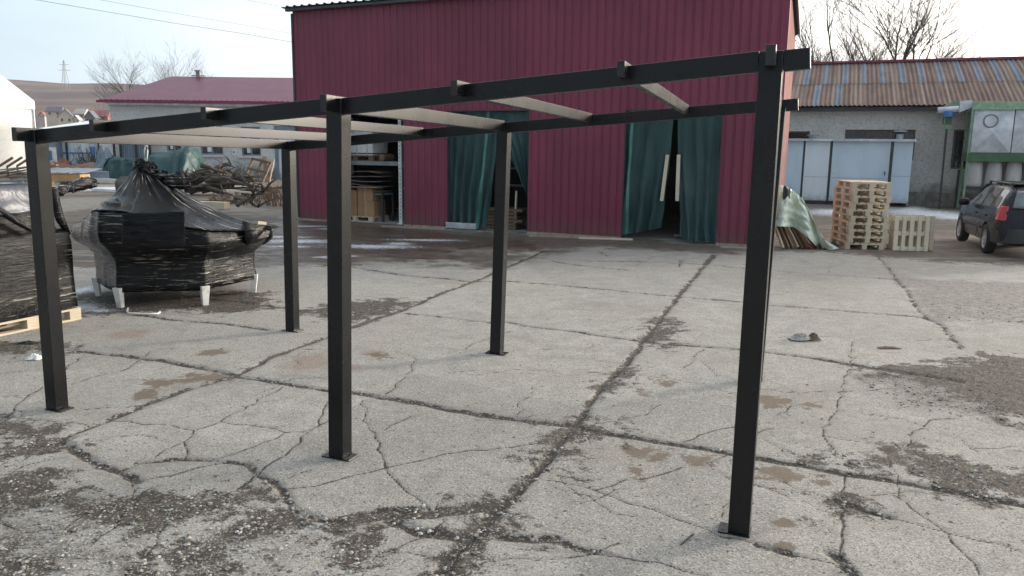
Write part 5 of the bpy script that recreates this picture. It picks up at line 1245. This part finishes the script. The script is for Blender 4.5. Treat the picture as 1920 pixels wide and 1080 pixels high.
m = MB(); a, b = AT(190, 300, 55).x, AT(216, 300, 55).x; z = AT(200, 243, 55).z; m.box(((a + b) / 2, 0, z / 2), (b - a, .2, z)); o = m.build('metal_screen', M['white'], None, loc=(0, 55, 0)); tag(o, 'tall white panel between the blue hut and the grey sheet gate', 'screen')
gt = thing('sheet_gate', 'blue grey ribbed sheet gate on dark posts beside the grey building', 'gate', (0, 51, 0))
m = MB(); a, b = AT(229, 300, 51).x, AT(283, 300, 51).x; z = AT(250, 240, 51).z; n = 26
for k in range(n):
    x0 = a + (b - a) * k / n; x1 = a + (b - a) * (k + 1) / n; d0 = .06 * (k % 2); d1 = .06 * ((k + 1) % 2); m.poly([(x0, d0, .2), (x1, d1, .2), (x1, d1, z), (x0, d0, z)])
m.build('sheet', M['bluegrey'], gt)
for px in (217, 229, 258, 284): m = MB(); x = AT(px, 300, 51).x; m.box((x, -.1, z / 2), (.12, .1, z)); m.build('post', M['dark'], gt)
m = MB(); m.bar((AT(217, 300, 51).x, -.1, z * .75), (a, -.1, z * .75), .05, .06); m.build('cross_bar', M['dark'], gt)
# ---------------------------------------------------------------- tarpaulins, logs, scrap
def tarp_heap(label, outline, Y, dep, mat, seed, base_py):
    # outline: photo points of the top edge from left to right
    bz = G(outline[len(outline) // 2][0], base_py); Y = bz.y; t = thing('tarpaulin', label, 'tarpaulin', (0, Y, 0)); q = [AT(x, y, Y) for x, y in outline]
    def f(a, c):
        x = a * (len(q) - 1); i = min(len(q) - 2, int(x)); g = x - i; p = q[i].lerp(q[i + 1], g); s = c * 2 - 1
        zz = p.z * (1 - abs(s) ** 3 * .9) if abs(s) < 1 else .02
        zz = max(.02, p.z * max(0, (1 - abs(s) ** 2.6)))
        return Vector((p.x + .12 * nz(a * 9, c * 9, seed), s * dep - .34 * math.sin(a * 26 + 3 * nz(a * 5, c * 4, seed)) * (1 - abs(s)) * (1 if s < 0 else 0) - .1 * (1 - c), zz + .10 * nz(a * 8, c * 8, seed) + .05 * nz(a * 22, c * 16, seed)))
    m = MB(); m.grid(f, 60, 30); m.build('tarp_cloth', M[mat], t, smooth=True); return t
tarp_heap('large green tarpaulin heap with a raised right end behind the log pile', [(282, 318), (284, 305), (293, 287), (300, 284), (318, 284), (335, 284), (344, 279), (352, 276), (362, 276), (368, 284), (373, 300), (376, 326)], 0, 2.0, 'tarp', 1, 341)
tarp_heap('small low green tarpaulin pile left of the large tarpaulin', [(205, 312), (208, 296), (214, 293), (226, 295), (236, 297), (247, 297), (258, 296), (262, 300), (264, 316)], 0, 1.0, 'tarp', 2, 336.5)
def crumple(name, label, cat, px, py, sx, sy, h, mat, seed):
    c = G(px, py); m = MB()
    m.grid(lambda a, b: Vector((sx * (2 * a - 1), sy * (2 * b - 1), max(.01, h * math.sin(a * 3.14) * math.sin(b * 3.14) * (1 + .9 * nz(a * 5, b * 5, seed))))), 18, 14)
    o = m.build(name, M[mat], None, loc=c); return tag(o, label, cat)
crumple('junk_heap', 'dark grey scrap heap beside the small green tarpaulin', 'scrap heap', 204, 336, 1.0, .6, 1.6, 'bluegrey', 3)
crumple('brick_heap', 'reddish brick heap before the pale blue hut', 'heap', 117, 327, 1.4, 1.0, .9, 'brick', 4)
crumple('brick_heap', 'low brown rubble heap right of the left front post', 'heap', 97, 330, 1.2, .8, .7, 'plinth', 5)
crumple('soil_bank', 'long low bank of brown soil and weeds before the pale blue hut', 'bank', 165, 334, 4.0, 1.5, .8, 'oldwood', 6)
def bush(label, px, py, h, w, n, seed, mat='twig', Yo=0):
    c = G(px, py); r = random.Random(seed); t = thing('dry_bush', label, 'bush', c); m = MB()
    for k in range(n):
        a = r.uniform(0, 6.28); b = Vector((r.uniform(-w, w) * .5, r.uniform(-w, w) * .3, 0)); d = Vector((math.cos(a) * r.uniform(.1, .5), math.sin(a) * .3, 1)); L_ = h * r.uniform(.5, 1)
        p1 = b + d * L_ * .5 + Vector((r.uniform(-.1, .1), 0, 0)); p2 = b + d * L_ + Vector((r.uniform(-.3, .3), 0, -.05 * h)); m.tube([b, p1, p2], [.022, .014, .006], 4, cap=False)
        for j in range(4):
            s = b.lerp(p2, r.uniform(.4, .9)); m.tube([s, s + Vector((r.uniform(-.3, .3), r.uniform(-.2, .2), r.uniform(.1, .4))) * h * .4], [.01, .004], 3, cap=False)
    m.build('twigs', M[mat], t); return t
bush('reddish bare bush before the pale blue hut beside the blue post', 172, 331, 2.4, 1.6, 60, 1, 'twig'); bush('low bare bush left of the reddish bush', 155, 332, 1.6, 2.4, 50, 2, 'twig')
bush('dry brown weeds at the foot of the wine red hall beside the branch pile', 528, 372, .6, 1.6, 70, 3, 'oldwood'); bush('dry weeds along the right end of the branch pile', 470, 384, .5, 2.6, 80, 4, 'oldwood')
# branches
r3 = random.Random(33)
def branch(name, label, pts, r0_, r1_, group=None, side=3, cat='branch'):
    t = []; n = len(pts)
    for i in range(n - 1):
        for k in range(3): t.append(pts[i].lerp(pts[i + 1], k / 3) + Vector((r3.uniform(-.03, .03), r3.uniform(-.03, .03), r3.uniform(-.03, .03))))
    t.append(pts[-1]); m = MB(); m.tube(t, [r0_ + (r1_ - r0_) * k / (len(t) - 1) for k in range(len(t))], 7)
    for j in range(side):
        i = r3.randrange(len(t) // 3, len(t)); a = t[i]; b = a + Vector((r3.uniform(-.5, .5), r3.uniform(-.4, .4), r3.uniform(.0, .45))); m.tube([a, a.lerp(b, .5) + Vector((0, 0, .05)), b], [r1_ * 1.1, r1_ * .8, r1_ * .3], 5)
    o = m.build(name, M['bark'], None, smooth=True); return tag(o, label, cat, group)
bcx = G(398, 366)
for k in range(34):
    u = r3.gauss(0, 1.05); hmax = max(.15, 1.25 * (1 - (u / 2.4) ** 2)); z = r3.uniform(.05, hmax); y = r3.uniform(-.7, .7)
    a = r3.uniform(-.6, .6); L_ = r3.uniform(1.0, 2.4); c = bcx + Vector((u, y, z)); d = Vector((math.cos(a), math.sin(a) * .6, r3.uniform(-.32, .32)))
    pts = [c - d * L_ / 2, c + Vector((0, 0, r3.uniform(-.05, .2))), c + d * L_ / 2 + Vector((0, 0, r3.uniform(-.2, .1)))]
    for p in pts: p.z = max(.05, p.z)
    branch('branch', 'grey brown branch in the tangled pile between the wrapped table and the grey building', pts, r3.uniform(.06, .13), r3.uniform(.02, .05), 'branches in the tangled pile')
for k, (px, py, s) in enumerate(((352, 330, .55), (402, 318, .6))):
    c = G(px + 4, 366); top = AT(px, py, c.y); t = thing('root_stump', ('bristly root stump at the left of the branch pile' if k == 0 else 'dark spiky root stump on top of the branch pile'), 'stump', Vector((top.x, c.y + .3, top.z - .35)))
    m = MB()
    for j in range(34):
        a = r3.uniform(0, 6.28); e = Vector((math.cos(a), math.sin(a) * .8, r3.uniform(-.4, .9))).normalized(); L_ = s * r3.uniform(.5, 1.2); b = e * L_ + Vector((r3.uniform(-.1, .1), 0, r3.uniform(-.1, .1))); m.tube([e * .1, b * .5, b], [.10, .05, .012], 5)
    m.build('roots', M['oldwood' if k else 'bark'], t)
    m = MB(); m.tube([(0, 0, -.35), (0, 0, .1)], [.3, .22], 9); m.build('stump_body', M['bark'], t, smooth=True)
def logf(label, a, b, r_, Y=None):
    A_ = AT(*a, Y); B_ = AT(*b, Y); A_.z = max(A_.z, r_); B_.z = max(B_.z, r_); m = MB(); m.tube([A_, A_.lerp(B_, .5) + Vector((0, .1, .03)), B_], [r_, r_ * .95, r_ * .85], 12); o = m.build('log', M['bark'], None, smooth=True); return tag(o, label, 'log')
YL = G(240, 366).y
logf('lower thick log end left of the wrapped table peak', (219, 356), (250, 366), .30, YL); logf('upper thick log lying on the lower one left of the wrapped table peak', (220, 347), (262, 352), .28, YL + .2); logf('darker log resting behind the two thick logs', (226, 341), (270, 343), .22, YL + .8)
br2 = [G(458, 372) + Vector((-.4 + .2 * k, 0, .2)) for k in range(3)]
branch('branch', 'long branch with white sawn end sticking out right of the pile', [AT(396, 333, 26), AT(430, 336, 26), AT(447, 344, 26), AT(462, 346, 26)], .07, .04, side=1)
branch('branch', 'forked dark branch lying at the right foot of the pile', [AT(445, 386, 22.5), AT(462, 372, 22.6), AT(478, 366, 22.8), AT(492, 361, 23)], .07, .03, side=4)
branch('branch', 'dark crooked branch crossing the forked one at the right of the pile', [AT(440, 370, 22.6), AT(462, 374, 22.6), AT(484, 388, 22.5)], .06, .03, side=4)
def beam_at(name, label, a, b, w, h, mat, cat):
    A_, B_ = G(*a), G(*b); m = MB(); m.bar(A_ + Vector((0, 0, h / 2 + .005)), B_ + Vector((0, 0, h / 2 + .005)), w, h); o = m.build(name, M[mat], None); return tag(o, label, cat)
beam_at('timber_beam', 'pale squared timber beam lying in front of the branch pile', (372, 390), (426, 392), .3, .22, 'pallet', 'beam')
beam_at('timber_beam', 'long grey board beside the pale beam below the branch pile', (366, 382), (446, 381), .2, .12, 'oldwood', 'beam')
m = MB(); a, b = AT(425, 357, 24.5), AT(480, 362, 24.5); m.bar(a, b, .12, .05); o = m.build('plank', M['palletw'], None); tag(o, 'pale plank lying across the right of the branch pile', 'plank')
beam_at('white_pipe', 'long white pipe lying across the yard left of the log ends', (128, 339), (240, 345), .25, .22, 'white', 'pipe')
beam_at('white_pipe', 'shorter icy white rail lying below the long white pipe', (175, 358), (226, 361), .2, .12, 'snow', 'rail')
# orange timber stack and roofing sheet
c = G(120, 352); os_ = thing('timber_stack', 'stack of fresh orange timber behind the left front post', 'timber', c)
for k in range(2):
    m = MB(); m.box((0, 0, .42 + k * .15), (2.1, .9, .15)); m.build('timber_layer', M['beam'], os_, bevel=.01)
m = MB()
for x in (-.8, .8): m.box((x, 0, .165), (.2, .9, .33))
m.build('bearer', M['oldwood'], os_)
m = MB()
for k in range(12): m.poly([(-1.6 + k * .24, -.55 , 0.70 + .03 * (k % 2)), (-1.36 + k * .24, -.55, 0.70 + .03 * ((k + 1) % 2)), (-1.36 + k * .24 + .3, .6, 0.90 + .03 * ((k + 1) % 2)), (-1.6 + k * .24 + .3, .6, 0.90 + .03 * (k % 2))])
o = m.build('roofing_sheet', M['greymetal'], None, loc=c, solid=.01); tag(o, 'grey corrugated roofing sheet lying on the orange timber stack', 'sheet')
m = MB(); m.box((0, 0, .3), (2.6, .5, .6)); o = m.build('dark_box', M['bluegrey'], None, loc=G(112, 344) + Vector((.2, 2, 0)), bevel=.02); tag(o, 'dark grey long box behind the orange timber stack', 'box')
# scrap boards before the marquee
for k in range(14):
    x = -20 + k * 7.2; c = G(x + 10, 350 - (k % 3) * 5); a = r3.uniform(-.25, .5); m = MB(); zz = .1 + .12 * (k % 5); m.bar((-1.4, 0, zz), (1.4 * math.cos(a), .9 * math.sin(a), zz + r3.uniform(-.05, .55)), .22, .06); o = m.build('scrap_board', M['oldwood' if k % 2 else 'greymetal'], None, loc=c)
    tag(o, 'weathered brown board in the scrap pile before the marquee' if k % 2 else 'grey metal strip in the scrap pile before the marquee', 'board' if k % 2 else 'strip', 'boards piled before the marquee' if k % 2 else 'metal strips piled before the marquee')
for k in range(3):
    c = G(12 + k * 18, 333 - 2 * k); m = MB(); m.bar((-.5, 0, .6), (.5, 0, 1.2), .12, .12); m.bar((-.5, 0, .6), (-.6, .2, .0), .1, .1); o = m.build('trestle', M['oldwood'], None, loc=c); tag(o, 'dark wooden trestle bar sticking up before the marquee', 'trestle', 'trestle bars before the marquee')
# leaning pallet by the grey building, frame
c = G(474, 341); lpz = thing('pallet', 'old brown pallet leaning on the wall of the grey building', 'pallet', c)
Mx = Matrix.Rotation(R(-32), 3, 'X') @ Matrix.Rotation(R(14), 3, 'Y')
m = MB()
for x in (-.55, 0, .55): m.bar(Mx @ Vector((x, 0, .05)), Mx @ Vector((x, 0, 1.5)), .12, .10)
m.build('runner', M['oldwood'], lpz); m = MB()
for z in (.1, .75, 1.42): m.bar(Mx @ Vector((-.62, -.08, z)), Mx @ Vector((.62, -.08, z)), .05, .14, up=(0, 0, 1))
m.build('deck', M['oldwood'], lpz)
m = MB(); m.bar((.75, .3, 0), (.45, .9, 1.45), .2, .1); m.build('side_rail', M['oldwood'], lpz)
c = G(502, 340); fr_ = thing('wooden_frame', 'thin pale wooden frame leaning beside the old brown pallet', 'frame', c); m = MB(); m.bar((.1, 0, 0), (.25, .6, 1.25), .07, .05); m.bar((-.7, .6, 1.2), (.25, .62, 1.25), .05, .07); m.build('frame_bar', M['pallet'], fr_)
# boards standing at the hall's left corner
a = HP(U0 - .28, .35); m = MB(); m.box((0, 0, 1.42), (.12, .05, 2.85)); o = m.build('leaning_plank', M['pallet'], None, loc=a); o.rotation_euler = (R(-3), R(2), hang); tag(o, 'pale plank standing upright at the left corner of the hall', 'plank')
a = HP(U0 - .42, .5); m = MB(); m.box((0, 0, 1.45), (.14, .06, 2.9)); o = m.build('leaning_plank', M['white'], None, loc=a); o.rotation_euler = (R(-3), R(2), hang); tag(o, 'white board standing behind the pale plank at the hall corner', 'board')

# ---------------------------------------------------------------- hills, village, pylon
def hill_z(x, y):
    d = math.hypot(x, y); s = 0
    if y > 150: s += (y - 150) * .055
    if y > 330: s += (y - 330) * .075 * (1 - min(1, (y - 330) / 1800))
    if y > 860: s -= (y - 860) * .14
    fr = max(0, min(1, (x + 700) / 1100)); s *= 1.06 - .35 * fr
    return max(-.6, s + (4 * nz(x * .006, y * .008) + 2 * nz(x * .02, y * .02)) * min(1, max(0, (y - 140) / 200)) - .5)
m = MB(); m.grid(lambda a, c: Vector((-1300 + 2100 * a, 128 + 900 * c, hill_z(-1300 + 2100 * a, 128 + 900 * c))), 120, 80)
def hillmat():
    n = NT('winter hillside'); V = n.vec(); sep = n.t.nodes.new('ShaderNodeSeparateXYZ'); n.link(n.geo.outputs['Position'], sep.inputs[0])
    a = n.noise(.012, 6, .65, V); b = n.noise(.0045, 5, .6, n.vec((.6, 2.5, 1)))
    c = n.mix(n.mr(a, .35, .65), (.16, .115, .10), (.25, .17, .125)); c = n.mix(n.mr(b, .44, .58), c, (.12, .098, .105)); c = n.mix(n.mr(n.noise(.06, 5, .7, V), .5, .7, 0, .5), c, (.08, .06, .055))
    n.set(col=c, rough=1, spec=.1); return n.m
hl = m.build('hills', hillmat(), None, smooth=True); tag(hl, kind='structure')
def house(label, px, py_top, py_base, w_px, Y, wall, roof, gable=True, rz=0):
    a = AT(px, py_base, Y); t = AT(px, py_top, Y); w = w_px / F_PX * Y; H_ = t.z - a.z; zz = hill_z(a.x, Y); t_ = thing('village_house', label, 'house', (a.x, Y, min(zz, a.z)), rz, None); b0 = a.z - min(zz, a.z); e = H_ * .5
    m = MB(); d = w * .8
    m.box((0, 0, (b0 + e) / 2 - 1), (w, d, b0 + e + 2)); wl = m.build('wall', M[wall], t_); m = MB()
    if gable: m.poly([(-w / 2, -d / 2, b0 + e), (w / 2, -d / 2, b0 + e), (0, -d / 2, b0 + H_ - .1)]); m.build('gable', M[wall], t_); m = MB()
    o = .35
    if gable: P4 = [[(-w / 2 - o, -d / 2 - o, b0 + e - .3), (0, -d / 2 - o, b0 + H_), (0, d / 2 + o, b0 + H_), (-w / 2 - o, d / 2 + o, b0 + e - .3)], [(w / 2 + o, -d / 2 - o, b0 + e - .3), (0, -d / 2 - o, b0 + H_), (0, d / 2 + o, b0 + H_), (w / 2 + o, d / 2 + o, b0 + e - .3)]]
    else: P4 = [[(-w / 2 - o, -d / 2 - o, b0 + e - .2), (w / 2 + o, -d / 2 - o, b0 + e - .2), (w / 2, 0, b0 + H_), (-w / 2, 0, b0 + H_)], [(-w / 2 - o, d / 2 + o, b0 + e - .2), (w / 2 + o, d / 2 + o, b0 + e - .2), (w / 2, 0, b0 + H_), (-w / 2, 0, b0 + H_)], [(-w / 2, -d / 2, b0 + e - .2), (-w / 2, d / 2, b0 + e - .2), (-w / 2, 0, b0 + H_)], [(w / 2, -d / 2, b0 + e - .2), (w / 2, d / 2, b0 + e - .2), (w / 2, 0, b0 + H_)]]
    for p in P4: m.poly(p)
    m.build('roof', M[roof], t_, solid=.1)
    for x in (-.25, .25):
        m = MB(); m.box((x * w, -d / 2 - .02, b0 + e * .5), (w * .14, .06, e * .4)); m.build('window', M['glass'], t_)
house('village house with slate gable roof and cream front in the middle of the village', 126, 205, 232, 24, 230, 'housewall', 'roofgrey', True, R(18))
house('village house with wide blue grey roof at the left of the village', 105, 200, 218, 26, 270, 'housewall', 'roofgrey', False, R(10))
house('small cream village house below the pale roof', 145, 216, 232, 12, 225, 'housewall', 'roofpale', True)
house('village house with broad pale roof', 155, 204, 222, 22, 250, 'housewall', 'roofpale', False, R(-10))
house('village house with dark slate gable', 173, 208, 232, 18, 235, 'roofgrey', 'roofgrey', True)
house('village house with long red tile roof beside the grey building', 193, 207, 228, 30, 255, 'roofred', 'roofred', False)
house('tiny pink roofed village house beside the marquee', 81, 210, 222, 10, 290, 'roofpale', 'roofred', True)
py_ = AT(123, 160, 700); zb_ = hill_z(py_.x, 700); pyl = thing('pylon', 'lattice electricity pylon standing on the hill crest', 'pylon', (py_.x, 700, zb_)); Hh = AT(123, 113, 700).z - zb_
m = MB()
for sx in (-1, 1):
    for sy in (-1, 1): m.tube([(sx * 2.4, sy * 2.4, 0), (sx * .25, sy * .25, Hh)], [.22, .15], 4)
for k in range(9):
    z0, z1 = Hh * k / 9, Hh * (k + 1) / 9; w0, w1 = 2.4 - 2.15 * k / 9, 2.4 - 2.15 * (k + 1) / 9
    m.tube([(-w0, -w0, z0), (w1, -w1, z1)], [.1, .1], 3); m.tube([(w0, -w0, z0), (-w1, -w1, z1)], [.1, .1], 3)
m.build('mast', M['greymetal'], pyl)
for z, w in ((.86, 4.2), (.68, 5.2)):
    m = MB(); m.tube([(-w, 0, Hh * z), (w, 0, Hh * z)], [.16, .16], 4); m.build('cross_arm', M['greymetal'], pyl)
# overhead cables
def cable(label, pts, Y0, Y1, r_):
    q = [AT(x, y, Y0 + (Y1 - Y0) * i / (len(pts) - 1)) for i, (x, y) in enumerate(pts)]; m = MB(); m.tube(q, r_, 5); o = m.build('overhead_cable', M['greymetal'], None, smooth=True); tag(o, label, 'cable', 'overhead cables')
cable('lower overhead cable crossing the sky left of the hall', [(-60, -25), (70, 0), (200, 22), (330, 44), (450, 62), (548, 79), (700, 108)], 36, 44, .011)
cable('upper overhead cable crossing the sky left of the hall', [(60, -22), (190, 0), (300, 20), (400, 37), (548, 63), (700, 90)], 38, 46, .008)
cable('short overhead cable ending above the left roof corner of the hall', [(330, -30), (462, 0), (548, 16), (640, 32)], 40, 48, .009)
# ---------------------------------------------------------------- bare trees
def bare_tree(name, label, base, h, seed, trunks, spread=.5, mat='twigd', levels=4, r0_=.16, lean=0, group=None, tw=(6, 9)):
    r = random.Random(seed); t = thing(name, label, 'tree', base, 0, group); tk = MB(); cr_ = MB()
    def grow(p, d, L_, rad, lv):
        n = 4; pts = [p]; q = p.copy(); dd = d.copy()
        for i in range(n):
            dd = (dd + Vector((r.gauss(0, .11), r.gauss(0, .11), r.gauss(.02, .06)))).normalized(); q = q + dd * L_ / n; pts.append(q.copy())
        rr_ = [rad * (1 - .55 * i / n) for i in range(n + 1)]
        (tk if lv >= levels - 1 else cr_).tube(pts, rr_, 6 if lv >= levels - 1 else (4 if lv > 1 else 3), cap=False)
        if lv == 0: return
        k = r.randint(5, 7) if lv > 1 else r.randint(*tw)
        for i in range(k):
            f = r.uniform(.3, 1.0) if i else 1.0; x = f * n; j = min(n - 1, int(x)); s = pts[j].lerp(pts[j + 1], x - j); a = r.uniform(0, 6.28); sp = r.uniform(.25, spread + .25) if i else .15
            pd = Vector((math.cos(a), math.sin(a), .15)); nd = (dd + pd * sp * 1.3).normalized(); nd.z = max(nd.z, .08); grow(s, nd.normalized(), L_ * r.uniform(.45, .72), max(.006, rad * (1 - .55 * f) * r.uniform(.5, .75)), lv - 1)
    for (dx, lx_, frac) in trunks:
        grow(Vector((dx, r.uniform(-.2, .2), 0)), Vector((lx_, 0, 1)).normalized(), h * .46 * frac, r0_, levels)
    tk.build('trunk', M[mat], t, smooth=True); cr_.build('crown', M[mat], t)
    return t
def ptree(px, Y): p = AT(px, 300, Y); return Vector((p.x, Y, 0))
bare_tree('bare_tree', 'tall bare tree with three trunks rising behind the rusty roof', ptree(1628, 46), 14.5, 5, [(-.55, -.04, 1), (.1, .05, .95), (.5, .5, .95)], .5, r0_=.24)
bare_tree('bare_tree', 'bushy bare tree between the hall corner and the tall three trunked tree', ptree(1560, 44), 9.3, 8, [(-.9, -.3, .8), (0, .02, 1), (.7, .2, .9), (-.3, -.1, .95)], .65, 'twig', r0_=.08)
bare_tree('bare_tree', 'low bare tree at the far left behind the rusty roof beside the hall', ptree(1512, 45), 7.7, 9, [(-.4, -.2, .9), (.4, .1, 1), (0, 0, .9)], .65, 'twig', r0_=.06)
bare_tree('bare_tree', 'bare tree leaning right behind the rusty roof at the right of the tall tree', ptree(1745, 44), 8.6, 11, [(-.8, .25, .8), (.3, .3, 1), (-.2, .1, .9)], .55, 'twig', r0_=.08)
bare_tree('bare_tree', 'small pale bare tree at the right end behind the rusty roof', ptree(1815, 44), 7.2, 13, [(0, .25, 1), (.5, .3, .8)], .5, 'twig', 3, .06)
bare_tree('bare_tree', 'bare tree with wide crown behind the left hip of the red roof', ptree(238, 70), 10.8, 15, [(-.3, -.18, .95), (1.0, .05, 1)], .62, 'twig', 4, .15, tw=(2, 4))
bare_tree('bare_tree', 'smaller bare tree behind the red roof ridge', ptree(300, 72), 9.6, 17, [(0, .0, 1), (.7, .15, .8)], .6, 'twig', 4, .12, tw=(2, 4))
bare_tree('bare_tree', 'pale bare tree beside the roof chimney of the grey building', ptree(345, 74), 10.8, 18, [(0, -.05, 1), (1.0, .12, .9), (-.8, -.1, .85)], .5, 'twig', 4, .10, tw=(2, 4))
bare_tree('bare_tree', 'bare treetop just left of the tall hall above the red roof', ptree(556, 80), 11.2, 19, [(0, 0, 1), (-.5, -.1, .9)], .5, 'twig', 4, .12, tw=(2, 4))

# ---------------------------------------------------------------- winter haze
m = MB(); m.box((0, 1275, 52), (6200, 2800, 116)); hz = m.build('haze', M['white'], None); tag(hz, kind='stuff')
hm = bpy.data.materials.new('thin winter haze'); hm.use_nodes = True; hm.node_tree.nodes.clear()
pv_ = hm.node_tree.nodes.new('ShaderNodeVolumePrincipled'); ho = hm.node_tree.nodes.new('ShaderNodeOutputMaterial')
pv_.inputs['Color'].default_value = (.86, .88, .95, 1); pv_.inputs['Density'].default_value = .0002; pv_.inputs['Anisotropy'].default_value = .2
hm.node_tree.links.new(pv_.outputs[0], ho.inputs['Volume']); hz.data.materials.clear(); hz.data.materials.append(hm)
